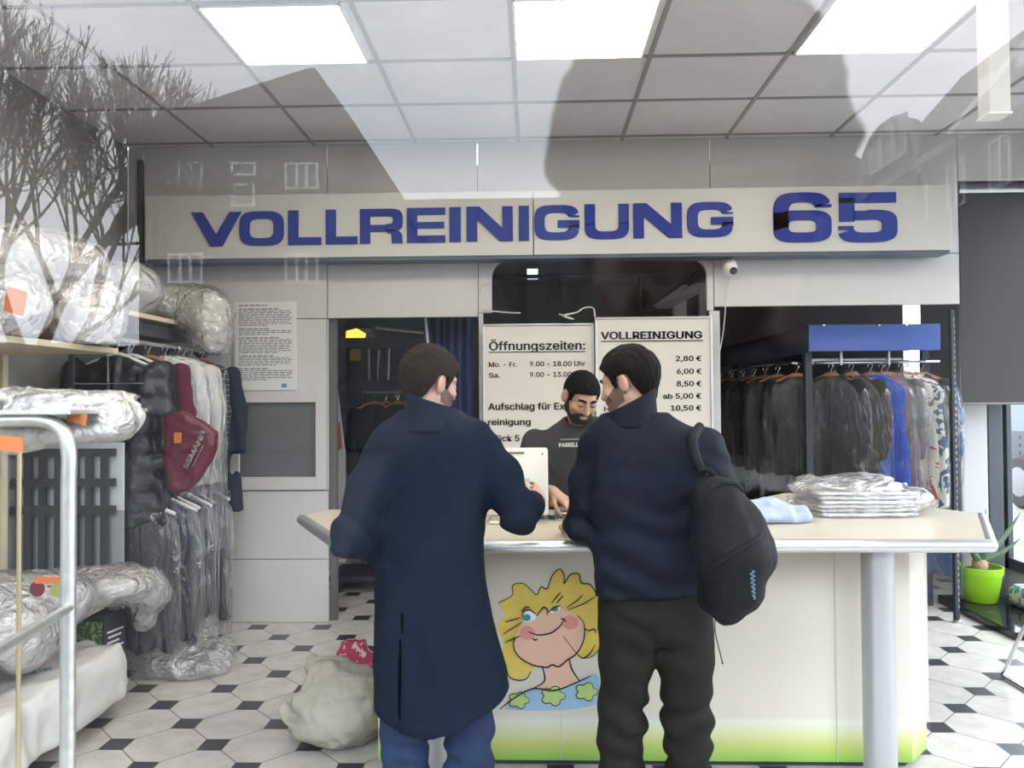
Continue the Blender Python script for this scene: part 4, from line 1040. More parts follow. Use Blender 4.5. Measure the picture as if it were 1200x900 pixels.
def put(proto, loc, rot, label, m):
    part = [c for c in proto.children if c.name.split('.')[0] in ('jacket', 'dress')][0]
    if proto not in used:
        used.add(proto); proto.location = loc; proto.rotation_euler = (0, 0, rot); proto['label'] = label
        if m:
            part.material_slots[0].link = 'OBJECT'; part.material_slots[0].material = m
        return proto
    base = part.name.split('.')[0]
    return copy_thing(proto, loc, rot, label, {base: m} if m else None)
rg_ = random.Random(5)
for px, pr, m, lab, _ in front: 
    put(pr, (frx(px), cvy + .10 + (.05 if px > 1075 else 0), RZ), A40 + rg_.uniform(-.08, .08), lab, m)
side = [(cvx - .02, cvy + .22, C_black, 'black jacket in shiny film left of the conveyor post, nearest of the side row'),
        (cvx - .10, cvy + .42, C_char, 'charcoal jacket in shiny film, second of the side row behind the post'),
        (cvx - .13, cvy + .66, C_black, 'black jacket in film, third of the side row from the post'),
        (cvx - .14, cvy + .95, C_olive, 'olive jacket in film, fourth of the side row from the post'),
        (cvx - .14, cvy + 1.3, C_navy, 'navy jacket in film, fifth of the side row from the post'),
        (cvx - .14, cvy + 1.7, C_black, 'black jacket in film, sixth of the side row, well back in the dim room'),
        (cvx - .14, cvy + 2.1, C_char, 'charcoal jacket in film, seventh of the side row, far back in the dim room'),
        (cvx - .14, cvy + 2.5, C_white, 'white shirt in film far back on the side row of the conveyor')]
for i, (x, y, m, lab) in enumerate(side): put(protoA, (x, y, RZ), -.12 + rg_.uniform(-.15, .12) - (.22 if i == 0 else 0), lab, m)

# ------------------------------------------------------------------ left: shelf, rails and garments along the left wall
sh_up = thing('storage_shelf', 'pale wooden shelf high on the left wall carrying rolled bedding', 'shelf', (XL, 4.9, 2.1))
zS = 2.135
xsf = P(226, 381, 5.3).x
MB().box((XL + .005, 4.42, zS - .03), (xsf, 5.42, zS), .003).build('board', M_wood, sh_up)
for y in (4.55, 5.25): MB().prism([(XL + .01, y, zS - .03), (XL + .4, y, zS - .03), (XL + .01, y, zS - .22)], (0, .02, 0)).build('bracket', M_dark, sh_up)
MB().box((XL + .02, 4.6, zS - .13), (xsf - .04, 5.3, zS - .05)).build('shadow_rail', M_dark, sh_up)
RX_, RZL = -2.36, 1.95
rail = thing('clothes_rail', 'grey clothes rail along the left wall with two tiers', 'clothes rail', (RX_, 4.9, 0))
MB().tube([(RX_, 4.25, RZL), (RX_, 5.47, RZL)], .013, 12).build('rail', M_steel, rail, True)
MB().tube([(RX_, 4.35, 1.10), (RX_, 5.47, 1.10)], .013, 12).build('rail', M_steel, rail, True)
MB().lathe([(.05, 0), (.055, .02), (.05, .05), (.03, .06)], (0, 0, 0), 18, Matrix.Translation((RX_, 5.42, RZL)) @ Matrix.Rotation(PI / 2, 4, 'X')).build('end_ring', M_dark, rail, True)
for y in (4.3, 5.44): MB().box((RX_ - .28, y - .012, .0), (RX_ - .255, y + .012, 2.0)).build('post', M_dark, rail); MB().box((RX_ - .27, y - .01, RZL + .008), (RX_ + .01, y + .01, RZL + .03)).build('arm', M_dark, rail)
C_puff = mat('black_nylon', (.016, .018, .026), .38, bump=.6, bscale=35, var=.1)
puf = garment('puffer_coat', .98, C_puff, 'black quilted puffer coat, nearest on the left rail', (RX_ - .075, 4.42, RZL), .10, None, None, M_hangw, 3, sh=.25, thick=.09, quilt=.009, flare=.04)
th_ = thing('trouser_hanger', 'bare steel trouser hanger with a straight bar in front of the black puffer coat', 'hanger', (RX_ - .05, 4.29, RZL))
MB().tube([(RX_ - .26, 4.30, 1.70), (RX_ + .17, 4.27, 1.70)], .007, 8).build('bar', M_chrome, th_, True)
MB().tube(smooth_path([(RX_ - .05, 4.285, 1.705), (RX_ - .05, 4.285, 1.90), (RX_ - .035, 4.285, 1.955), (RX_ - .005, 4.285, 1.972), (RX_ + .02, 4.285, 1.95)], 5), .003, 6).build('hook', M_chrome, th_, True)
garment('hanging_coat', .92, C_black, 'black coat squeezed between the puffer coat and the burgundy coat', (RX_ - .06, 4.56, RZL), .08, None, None, M_hangw, 12)
garment('hanging_coat', 1.0, C_burg, 'burgundy coat hanging behind the black puffer coat', (RX_ - .03, 4.70, RZL), .05, None, None, M_hang, 13, sh=.225)
wl = ['white shirt in clear film right behind the burgundy coat', 'white shirt in clear film, second one behind the burgundy coat', 'white blouse in clear film with a dark red edge, before the tartan coat']
wsh = garment('bagged_shirt', .80, C_white, wl[0], (RX_ + .02, 4.82, RZL), .04, 'bagged shirts on the left rail', 1.30, M_hangw, 14, F_filmL)
copy_thing(wsh, (RX_ + .05, 4.92, RZL), .08, wl[1]); copy_thing(wsh, (RX_ + .05, 5.01, RZL), -.02, wl[2], {'jacket': C_cream})
garment('tartan_coat', .92, C_tartan, 'dark green tartan jacket in front of the navy coat on the left rail', (RX_ + .045, 5.12, RZL), -.06, None, None, M_hangw, 15, sh=.21)
garment('hanging_coat', 1.02, C_navy, 'navy coat at the far end of the left rail', (RX_ + .055, 5.28, RZL), -.03, None, None, M_hang, 16, sh=.235, thick=.065)
# lower tier: long garments in film down to the floor
low = garment('bagged_trousers', .86, C_navy, 'navy suit trousers in film, nearest of the lower rail', (0, 0, 0), 0, 'bagged garments on the lower rail', 1.04, M_hangw, 21, F_filmL, sleeves=False, sh=.15, thick=.05)
ly = [(4.45, C_char, 'charcoal trousers in film, nearest on the lower left rail'), (4.58, C_navy, 'navy trousers in film, second on the lower left rail'), (4.70, C_black, 'black trousers in film, third on the lower left rail'), (4.82, C_navy, 'dark navy trousers in film, fourth on the lower left rail'), (4.97, C_char, 'grey-black trousers in film, fifth on the lower left rail'), (5.15, C_char, 'charcoal trousers in film at the far end of the lower left rail')]
for i, (y, m, lab) in enumerate(ly):
    if i == 0:
        low.location = (RX_ + .06, y, 1.09); low['label'] = lab; pt = [c for c in low.children if c.name.startswith('dress')][0]; pt.material_slots[0].link = 'OBJECT'; pt.material_slots[0].material = m
    else: copy_thing(low, (RX_ + .10 + .03 * (i % 2), y, 1.09), .1 - .08 * i, lab, {'dress': m})
# plastic lying crumpled on the floor below
s_ = SDF((-2.6, 4.2, -.02), (-1.75, 5.1, .32), .016)
s_.ell((-2.12, 4.62, .04), (.26, .28, .11)); s_.ell((-2.0, 4.5, .03), (.18, .14, .07)); s_.ell((-2.2, 4.8, .10), (.17, .2, .14))
s_.disp(lambda X, Y, Z: .030 * ridged(X * 7, Y * 7, Z * 7, 8), .1); s_.cut(lambda X, Y, Z: .006 - Z + 0 * X + 0 * Y)
tag(s_.build('plastic_film_heap', F_bag, relax=0), 'crumpled heap of clear plastic film on the tiles below the lower rail', 'plastic film')
# burgundy shopping bag hanging in front of the garments
bg0 = P(225, 528, 4.40)
s_ = SDF((bg0.x - .26, 4.22, bg0.z - .32), (bg0.x + .26, 4.58, bg0.z + .28), .010)
pl = [P(201, 490, 4.40), P(212, 487, 4.40), P(236, 498, 4.40), P(250, 508, 4.40), P(246, 530, 4.40), P(236, 550, 4.40), P(222, 570, 4.40), P(204, 572, 4.40), P(200, 540, 4.40)]
def poly_sdf(pl, y0, hy):
    q = np.array([(p.x, p.z) for p in pl])
    def fn(X, Y, Z):
        d = np.full(np.broadcast(X, Z).shape, 1e9); sg = np.ones_like(d)
        for i in range(len(q)):
            a = q[i]; b = q[i - 1]; e = b - a; wx = X - a[0]; wz = Z - a[1]
            t = np.clip((wx * e[0] + wz * e[1]) / (e @ e), 0, 1); bx_ = wx - e[0] * t; bz_ = wz - e[1] * t; d = np.minimum(d, bx_ * bx_ + bz_ * bz_)
            c1 = Z >= a[1]; c2 = Z < b[1]; c3 = e[0] * wz > e[1] * wx
            f = (c1 & c2 & c3) | (~c1 & ~c2 & ~c3); sg = np.where(f, -sg, sg)
        dd = sg * np.sqrt(d)
        w_ = np.abs(Y - y0) - hy
        return np.minimum(np.maximum(dd, w_), 0) + np.sqrt(np.maximum(dd, 0) ** 2 + np.maximum(w_, 0) ** 2) - .02
    return fn
s_.put(poly_sdf(pl, 4.40, .02), (bg0.x - .24, 4.33, bg0.z - .3), (bg0.x + .24, 4.48, bg0.z + .26), .01)
s_.disp(lambda X, Y, Z: .009 * ridged(X * 7, Y * 7, Z * 7, 2), .05)
bagr = thing('shopping_bag', 'burgundy crumpled shopping bag with white lettering hanging among the garments', 'bag', (bg0.x, 4.40, bg0.z - .25))
s_.build('bag', mat('burgundy_plastic', (.11, .012, .03), .35, bump=.5, bscale=25), bagr)
co, fcs = text('l', 'ROSSMANN', 0, 0, 0, 0, None, None, .02)
def slanted_text(s, pA, pB, hpx, y, m, parent, bold=.02, skew=0):
    co, fcs = text('l', s, 0, 0, 0, 0, None, None, bold)
    a, b = P(*pA, y), P(*pB, y); u = b - a; Ln = math.hypot(u.x, u.z); u = Vector((u.x / Ln, 0, u.z / Ln)); v = Vector((-u.z, 0, u.x)); h = hpx * y / F_PX
    mn, mx = co[:, 0].min(), co[:, 0].max(); V = []
    for c in co:
        q = a + u * ((c[0] - mn) / (mx - mn) * Ln) + v * (c[1] / CAPH * h); V.append((q.x, y - c[2] / .02 * .002, q.z))
    return mesh_obj('lettering', V, fcs, m, parent)
M_wink = mat('white_print', (.75, .74, .72), .5)
slanted_text('SSMANN', (219, 550), (241, 507), 8, 4.335, M_wink, bagr)
slanted_text('~~~~~', (226, 547), (239, 522), 2.5, 4.335, M_wink, bagr)
qb = P(209, 513, 4.35); MB().box((qb.x - .02, 4.338, qb.z - .03), (qb.x + .02, 4.348, qb.z + .03)).build('sticker', mat('orange_sticker', (.55, .16, .03), .5), bagr)

# near shelving unit with three boards
su = thing('shelving_unit', 'open pale wooden shelving unit along the left wall full of packed laundry', 'shelving unit', (-2.6, 3.7, 0))
UX0, UX1, UY0, UY1 = XL + .03, -2.22, 2.75, 4.16
zT_ = P(140, 409, 4.1).z
zM_ = .56
for z, y1 in ((zT_, 4.05), (zM_, UY1), (.09, UY1)): MB().box((UX0, UY0, z - .03), (UX1, y1, z), .003).build('board', M_wood, su)
for x in (UX0 + .02, UX1 - .05):
    for y in (UY0 + .02, UY1 - .07):
        if x > -2.5 and y < 3: continue
        MB().box((x - .02, y, .0), (x + .02, y + .045, zM_ if x > -2.5 else zT_), .002).build('upright', M_wood, su)
for y in (UY0 + .1, UY1 - .04): MB().lathe([(.025, 0), (.03, .02), (.03, .04), (.012, .06)], (UX1 - .05, y + .02, 0), 12).build('foot', M_trim, su, True)
# black slatted railing behind
rlg = thing('slatted_railing', 'black upright-barred railing in front of the pale left wall', 'railing', (-2.6, 4.2, 0))
ry = 4.24
a, b = P(-60, 566, ry), P(133, 566, ry)
MB().box((XL + .01, ry + .06, .02), (b.x + .02, ry + .08, P(40, 600, ry).z)).build('lower_panel', mat('grey_green_panel', (.33, .36, .35), .5), rlg)
MB().box((XL + .01, ry + .06, P(40, 600, ry).z), (b.x + .02, ry + .08, P(40, 520, ry).z)).build('upper_panel', mat('pale_blue_panel', (.58, .64, .67), .4), rlg)
for py in (531, 566, 598): z = P(40, py, ry).z; MB().box((XL + .01, ry, z - .022), (b.x, ry + .03, z + .022)).build('rail', M_dark, rlg)
for px in (12, 31, 48, 67, 86, 103, 121): 
    x = P(px, 560, ry).x
    if x > XL + .03: MB().box((x - .02, ry + .004, .12), (x + .02, ry + .026, P(40, 527, ry).z)).build('bar', M_dark, rlg)

# packed bags
def blob(name, label, cat, parts, seed, m, amp=.02, fr=8, h=.012, group=None, film=None, cutz=None, fold=0, grow=.012):
    lo = np.min([np.array(c) - np.array(r) for c, r in parts], 0) - .07; hi = np.max([np.array(c) + np.array(r) for c, r in parts], 0) + .07
    def mk(gr, am, hh, sd):
        s = SDF(lo, hi, hh)
        for c, r in parts: s.ell(c, np.array(r) + gr, k=.05)
        s.disp(lambda X, Y, Z: am * ridged(X * fr, Y * fr, Z * fr, sd) + am * .5 * vnoise(X * fr * 2.7, Y * fr * 2.7, Z * fr * 2.7, sd + 5), .09)
        if cutz is not None: s.cut(lambda X, Y, Z: cutz - gr * 0 - Z + 0 * X + 0 * Y)
        return s
    t = thing(name, label, cat, (parts[0][0][0], parts[0][0][1], cutz if cutz is not None else float(lo[2] + .07)), 0, group)
    mk(0, amp * .6, h, seed).build('filling', m, t)
    if film: mk(grow, amp, h, seed + 3).build('plastic_wrap', film, t, relax=0)
    return t
M_duvet = mat('white_duvet', (.52, .50, .47), .7, bump=.3, bscale=20)
def PB(px, py, y): return tuple(P(px, py, y))
def tagcard(parent, px, py, y, w, h, m=None, rot=.3, name='tag_card'):
    c = P(px, py, y); Mx = Matrix.Translation(c) @ Matrix.Rotation(rot, 4, 'Y') @ Matrix.Rotation(.2, 4, 'X')
    return MB().box((-w / 2, -.0015, -h / 2), (w / 2, .0015, h / 2), 0, Mx).build(name, m or mat('orange_card', (.68, .20, .06), .6), parent)
zt1 = zS + .001
c = P(165, 337, 4.72)
blob('bedding_roll', 'round white duvet roll in milky plastic on the high wall shelf', 'bedding', [((XL + .30, 4.72, zS + .16), (.24, .22, .17)), ((XL + .42, 4.66, zS + .155), (.23, .2, .165))], 31, M_duvet, .008, 6, .012, film=F_milky, cutz=zt1)
c = P(236, 357, 5.2)
br = blob('bedding_roll', 'cream ribbed blanket in film hanging over the far end of the wall shelf', 'bedding', [((xsf - .12, 5.18, zS + .12), (.26, .17, .12)), ((xsf + .12, 5.16, zS + .07), (.19, .15, .15)), ((xsf + .20, 5.14, zS - .06), (.11, .12, .15))], 33, mat('cream_blanket', (.58, .54, .43), .8, bump=1, bscale=26, bstretch=(.1, .1, 3)), .012, 8, .012, film=F_bag, grow=.028)
c1 = P(72, 365, 3.75)
br = blob('bedding_bag', 'bulging clear plastic bag of bedding at the end of the near upper shelf', 'bedding', [((-2.40, 3.86, zT_ + .16), (.20, .20, .15)), ((-2.26, 3.80, zT_ + .12), (.16, .18, .15)), ((-2.24, 3.86, zT_ + .24), (.12, .14, .09))], 35, mat('pale_textile', (.55, .52, .48), .75, bump=.4, bscale=30), .022, 9, .011, film=F_bag, cutz=zT_ + .001)
br = blob('bedding_bag', 'clear plastic bag with an orange card at the near end of the upper shelf', 'bedding', [((-2.42, 3.3, zT_ + .17), (.22, .22, .17)), ((-2.30, 3.22, zT_ + .13), (.17, .2, .13))], 37, M_duvet, .022, 9, .012, film=F_bag, cutz=zT_ + .001)
tagcard(br, 18, 353, 2.98, .085, .10)
br = blob('bedding_bag', 'large pale bedding bag stacked high behind the near upper shelf bags', 'bedding', [((-2.62, 3.75, zT_ + .42), (.26, .32, .17)), ((-2.5, 4.0, zT_ + .42), (.22, .2, .16))], 39, mat('beige_textile', (.48, .45, .40), .8, bump=.3, bscale=20), .02, 7, .013, film=F_milky)
# middle shelf packs
br = blob('laundry_pack', 'flat plastic-wrapped stack of laundry at the far end of the middle shelf', 'laundry', [((-2.42, 3.96, zM_ + .06), (.30, .24, .075)), ((-2.24, 4.02, zM_ + .07), (.22, .20, .08)), ((-2.09, 4.12, zM_ + .0), (.08, .12, .09)), ((-2.12, 4.14, zM_ - .09), (.045, .06, .10))], 41, mat('grey_white_laundry', (.46, .445, .42), .75, var=.15, vscale=14), .014, 9, .011, film=F_bag)
br = blob('laundry_bag', 'white plastic bag with printed discs on the middle shelf', 'laundry', [((-2.42, 3.42, zM_ + .11), (.24, .24, .13)), ((-2.32, 3.6, zM_ + .09), (.2, .2, .12)), ((-2.24, 3.35, zM_ + .02), (.10, .2, .14))], 43, mat('white_carrier_bag', (.55, .54, .53), .5, bump=.4, bscale=18), .014, 8, .011, film=F_bag)
for px, py, r, cc, nm in ((44, 690, 9, (.16, .02, .04), 'dark_red'), (69, 691, 9, (.30, .36, .10), 'green')):
    p = P(px, py, 3.24); m3 = mat(nm + '_print', cc, .6); MB().lathe([(r * 3.3 / 900, 0), (r * 3.3 / 900, .003)], (0, 0, 0), 18, Matrix.Translation(p) @ Matrix.Rotation(PI / 2, 4, 'X')).build('printed_disc', m3, br)
tagcard(br, 58, 680, 3.23, .13, .03, rot=0)
# black paper bag with a green picture
kb = thing('black_paper_bag', 'black printed paper bag with a green leaf picture standing below the middle shelf', 'bag', (-2.28, 4.05, .09))
pa, pb, pc = P(90, 735, 3.98), P(122, 728, 3.98), P(148, 724, 4.14)
kz0, kz1 = .10, P(120, 722, 3.98).z
kx0, kx1, kx2 = pa.x - .12, pb.x, pc.x
MB().prism([(kx0, 3.98, kz0), (kx1, 3.98, kz0), (kx2, 4.13, kz0), (kx0 + .1, 4.13, kz0)], (0, 0, kz1 - kz0)).build('bag', mat('black_paper', (.016, .017, .02), .45, bump=.3, bscale=12), kb)
MB().add([(kx0 + .04, 3.978, kz0 + .12), (kx1 - .01, 3.978, kz0 + .12), (kx1 - .01, 3.978, kz1 - .03), (kx0 + .04, 3.978, kz1 - .03)], [(0, 1, 2, 3)]).build('leaf_picture', print_mat('leaf_print', (.05, .13, .03), (.30, .42, .14), 22, .52), kb)
un = Vector((kx2 - kx1, .15, 0)); L0 = un.length; un.normalize(); nn = Vector((un.y, -un.x, 0)) * .002
for i in range(7):
    z = kz1 - .10 - i * .028; w0, w1 = .12 + .05 * (i % 2), .9 - .1 * (i % 3)
    a = Vector((kx1, 3.98, z)) + un * L0 * w0 + nn; b = Vector((kx1, 3.98, z)) + un * L0 * w1 + nn
    MB().add([a, b, b + Vector((0, 0, .011)), a + Vector((0, 0, .011))], [(0, 1, 2, 3)]).build('print_line', M_wink, kb)
a = Vector((kx1, 3.98, kz0 + .05)) + un * L0 * .25 + nn; b = Vector((kx1, 3.98, kz0 + .05)) + un * L0 * .95 + nn
MB().add([a, b, b + Vector((0, 0, .05)), a + Vector((0, 0, .05))], [(0, 1, 2, 3)]).build('barcode_patch', M_wink, kb)
# white laundry pack at the bottom
lpw = SDF((XL + .02, 2.6, .05), (-2.02, 4.1, .52), .013)
lpw.stack([(.095, -2.52, 3.36, .42, .60), (.12, -2.52, 3.36, .43, .61), (.30, -2.52, 3.36, .425, .60), (.345, -2.52, 3.36, .40, .585)], ex=9)
lpw.disp(lambda X, Y, Z: .014 * ridged(X * 5, Y * 5, Z * 3, 4) + .008 * fbm(X * 12, Y * 12, Z * 8, 9), .08); lpw.cut(lambda X, Y, Z: .091 - Z + 0 * X + 0 * Y)
wpk = thing('laundry_bundle', 'big white cloth-wrapped laundry bundle on the bottom board of the shelving unit', 'laundry', (-2.52, 3.36, .09))
lpw.build('cloth', mat('white_cover_cloth', (.60, .59, .57), .7, bump=.3, bscale=14), wpk)
q = PZ(28, 783, .37)
def floor_text(s, p0, p1, hh, z, m, parent):
    co, fcs = text('l', s, 0, 0, 0, 0, None, None, .0); a = PZ(*p0, z); b = PZ(*p1, z); u = (b - a); Ln = u.length; u.normalize(); v = Vector((-u.y, u.x, 0))
    mn, mx = co[:, 0].min(), co[:, 0].max()
    V = [tuple(a + u * ((c[0] - mn) / (mx - mn) * Ln) + v * (c[1] / CAPH * hh) + Vector((0, 0, c[2] / .02 * .001))) for c in co]
    return mesh_obj('lettering', V, fcs, m, parent)
floor_text('und nett', (28, 791), (62, 784), .07, .375, mat('teal_print', (.03, .18, .20), .5), wpk)

# ------------------------------------------------------------------ trolley in the left foreground
TY = 1.72
tr = thing('garment_trolley', 'galvanised tube trolley frame cropped by the left edge of the photo', 'trolley', (-1.3, 1.6, 0))
tx = P(80, 700, TY).x; tz = P(60, 492, TY).z
r_ = .0165
top = smooth_path([(tx, TY, tz - .14), (tx, TY, tz - .07), (tx - .02, TY, tz - .02), (tx - .07, TY, tz), (tx - .16, TY, tz), (tx - .62, TY, tz)], 5)
MB().tube([(tx, TY, .06), (tx, TY, tz - .2)] + top, r_, 14).build('frame_tube', M_steel, tr, True)
MB().tube([(tx - .62, TY, tz), (tx - .62, TY, .06)], r_, 14).build('frame_tube', M_steel, tr, True)
TY2 = 1.16
MB().tube([(tx, TY, .25), (tx, TY2, .25)], r_ * .8, 12).build('base_tube', M_steel, tr, True)
MB().tube([(tx - .62, TY, .25), (tx - .62, TY2, .25)], r_ * .8, 12).build('base_tube', M_steel, tr, True)
a = P(81, 712, TY); b = P(-30, 778, TY - .55)
MB().tube([a, b], .011, 10).build('side_bar', M_steel, tr, True)
brass = mat('brass_rod', (.55, .47, .28), .3, metal=.85)
xr = P(22, 700, TY + .06).x
MB().tube([(xr, TY + .06, .08), (xr, TY + .06, tz - .01)], .0055, 10).build('rod', brass, tr, True)
MB().tube([(xr, TY + .06, .25), (xr, TY - .01, .25)], .0055, 8).build('rod_clamp', brass, tr, True)
MB().box((tx - .66, TY - .03, tz + .012), (tx + .02, TY + .32, tz + .022), .002).build('top_shelf', M_steel, tr)
for x in (tx, tx - .62): MB().lathe([(.035, 0), (.04, .01), (.04, .05), (.02, .06)], (x, TY, 0), 14).build('caster', mat('black_rubber', (.02, .02, .02), .6), tr, True)
tp = blob('laundry_pack', 'plastic-wrapped folded laundry with orange cards on top of the trolley', 'laundry', [((tx - .24, TY + .20, tz + .035), (.20, .13, .020)), ((tx - .09, TY + .17, tz + .022), (.13, .12, .020)), ((tx - .0, TY + .18, tz - .012), (.055, .08, .040)), ((tx - .45, TY + .15, tz + .03), (.2, .14, .02))], 51, mat('grey_white_laundry', (.55, .53, .5)), .008, 14, .007, film=F_bag, grow=.006)
tagcard(tp, 90, 490, TY + .02, .045, .025, rot=.25); tagcard(tp, 12, 520, TY - .02, .06, .035, rot=.1)
tp2 = blob('laundry_pack', 'white plastic-wrapped packet slipping down behind the trolley tube', 'laundry', [((tx - .17, TY + .10, tz - .03), (.22, .05, .028)), ((tx - .34, TY + .08, tz - .045), (.16, .05, .035))], 53, M_duvet, .006, 14, .007, film=F_bag, grow=.006)

# ------------------------------------------------------------------ on the floor: laundry sack and pink bag
fc_ = PZ(392, 885, 0)
def G(px, py): return P(px, py, fc_.y + .15)
cc = G(390, 830)
s_ = SDF((cc.x - .42, cc.y - .40, -.02), (cc.x + .42, cc.y + .35, .66), .009)
g_ = lambda px, py, dy=0: (G(px, py).x, cc.y + dy, G(px, py).z)
s_.ell((cc.x + .03, cc.y, .13), (.215, .19, .145), k=.05); s_.ell((cc.x + .05, cc.y, .24), (.165, .155, .11), k=.04)
s_.disp(lambda X, Y, Z: .010 * ridged(X * 5 - Z * 4, Y * 4, Z * 6, 7) + .007 * np.sin((X * .5 - Z * 1.0) * 60 + 4 * vnoise(X * 6, Y * 6, Z * 6, 2)) * np.clip((.16 - Z) * 7, 0, 1), .09)
s_.ell(g_(352, 826, -.06), (.068, .08, .055), k=.02); s_.cone(g_(347, 815, -.08), g_(362, 812, -.12), .03, .035, .012)
s_.cone(g_(362, 812, -.06), g_(376, 778, -.02), .026, .020, .008); s_.cone(g_(372, 806, -.10), g_(386, 776, -.04), .018, .016, .006); s_.cone(g_(366, 782, .02), g_(400, 785, .03), .035, .04, .015)
s_.cone(g_(390, 780, -.04), g_(404, 800, -.11), .03, .035, .010); s_.cone(g_(392, 800, -.12), g_(424, 806, -.10), .026, .022, .008); s_.cone(g_(398, 786, 0), g_(424, 802, -.04), .035, .03, .012)
s_.cone(g_(376, 812, -.165), g_(424, 815, -.15), .010, .010, .012, 's'); s_.cone(g_(380, 800, -.13), g_(390, 782, -.09), .008, .006, .008, 's')
s_.cone(g_(372, 848, -.215), g_(380, 842, -.21), .012, .010, .012, 's')
sx_ = g_(411, 830)[0]
s_.disp(lambda X, Y, Z: -.005 * np.exp(-((X - sx_) / .006) ** 2) * np.where((Y < cc.y) & (Z < .33), 1.0, 0.0) + .009 * ridged(X * 13 + Z * 9, Y * 10, Z * 4 - X * 3, 9) + .006 * ridged(X * 8, Y * 8, Z * 14, 19), .05)
s_.cut(lambda X, Y, Z: .003 - Z + 0 * X + 0 * Y)
tag(s_.build('laundry_sack', mat('beige_sack_cloth', (.40, .385, .32), .85, var=.08, vscale=6, bump=.5, bscale=40, detail=3)), 'full beige cloth laundry sack slumped on the tiles beside the man in the long coat', 'sack')
pc_ = P(416, 772, fc_.y + .40)
s_ = SDF((pc_.x - .25, pc_.y - .2, -.02), (pc_.x + .3, pc_.y + .2, pc_.z + .2), .011)
s_.stack([(0, pc_.x + .02, pc_.y, .13, .10), (.25, pc_.x + .03, pc_.y, .14, .10), (pc_.z + .02, pc_.x + .0, pc_.y, .10, .07), (pc_.z + .09, pc_.x - .01, pc_.y, .05, .03)], ex=2.4)
s_.disp(lambda X, Y, Z: .016 * ridged(X * 7, Y * 7, Z * 6, 6), .07); s_.cut(lambda X, Y, Z: .003 - Z + 0 * X + 0 * Y)
tag(s_.build('cloth_bag', print_mat('pink_leaf_print', (.42, .05, .09), (.72, .50, .50), 16, .57)), 'pink-red cloth bag with a pale leaf print behind the beige sack', 'bag')

# ------------------------------------------------------------------ things on the counter
zc = ZT + .001
# terminal
ta, tb_ = P(556, 600, 3.46), P(643, 600, 3.46); tz1 = P(640, 525, 3.52).z
term = thing('payment_terminal', 'cream flat-backed till screen standing on the counter between the customers', 'till screen', ((ta.x + tb_.x) / 2, 3.5, zc))
Mt = Matrix.Translation(((ta.x + tb_.x) / 2, 3.50, zc + .035)) @ Matrix.Rotation(math.radians(-9), 4, 'X')
hw_ = (tb_.x - ta.x) / 2; hh_ = tz1 - zc - .03
M_ivory = mat('ivory_plastic', (.66, .62, .54), .35)
MB().box((-hw_, -.0, 0), (hw_, .035, hh_), .012, Mt).build('case', M_ivory, term, True)
MB().box((-hw_ + .015, .034, .015), (hw_ - .015, .037, hh_ - .015), .001, Mt).build('screen', M_black, term)
MB().box((-hw_ * .5, -.003, hh_ - .03), (hw_ * .35, .001, hh_ - .02), 0, Mt).build('vent', mat('dark_slot', (.15, .14, .13), .6), term)
for i, xx in enumerate((.2, .34, .48, .62)): MB().box((hw_ * xx, -.003, .12), (hw_ * xx + .008, .001, .128), 0, Mt).build('port', M_black, term)
MB().box((hw_ * .05, -.002, .15), (hw_ * .5, .001, .168), 0, Mt).build('label_patch', mat('grey_label', (.45, .44, .42), .6), term)
MB().sphere(Mt @ Vector((hw_ - .025, -.001, hh_ - .03)), .004, 8, 6).build('screw', M_black, term)
MB().box((-hw_ * .6, .0, -.034), (hw_ * .6, .16, -.022), .004, Matrix.Translation(((ta.x + tb_.x) / 2, 3.46, zc + .035))).prism([((ta.x + tb_.x) / 2 - .06, 3.52, zc + .01), ((ta.x + tb_.x) / 2 + .06, 3.52, zc + .01), ((ta.x + tb_.x) / 2 + .06, 3.56, zc + .12), ((ta.x + tb_.x) / 2 - .06, 3.56, zc + .12)], (0, .02, 0)).build('stand', M_ivory, term)
# clear acrylic tray
q0, q1 = PZ(572, 611, zc), PZ(668, 611, zc)
ac = thing('acrylic_tray', 'clear acrylic change tray on the counter in front of the till screen', 'tray', ((q0.x + q1.x) / 2, q0.y + .05, zc))
M_acr = film_mat('acrylic', .16, .10, rough=.05, scale=2, bump=.05)
MB().box((q0.x, q0.y, zc), (q1.x, q0.y + .2, zc + .008), .002).build('base', M_acr, ac)
MB().box((q0.x, q0.y + .192, zc + .008), (q1.x, q0.y + .2, zc + .04), .002).build('rim', M_acr, ac)
# small dark bottle behind the screen
pb_ = P(646.5, 588, 3.60)
bt = thing('small_bottle', 'small black bottle with an orange cap standing beside the till screen', 'bottle', (pb_.x, 3.62, zc))
MB().lathe([(.013, 0), (.014, .004), (.014, .052), (.009, .06)], (pb_.x, 3.62, zc), 16).build('body', mat('black_gloss', (.012, .013, .016)), bt, True); MB().lathe([(.01, .06), (.0105, .085), (.009, .088)], (pb_.x, 3.62, zc), 14).build('cap', mat('orange_cap', (.6, .22, .12), .5), bt, True)
MB().lathe([(.0143, .02), (.0143, .045)], (pb_.x, 3.62, zc), 16).build('paper_band', M_wink, bt)
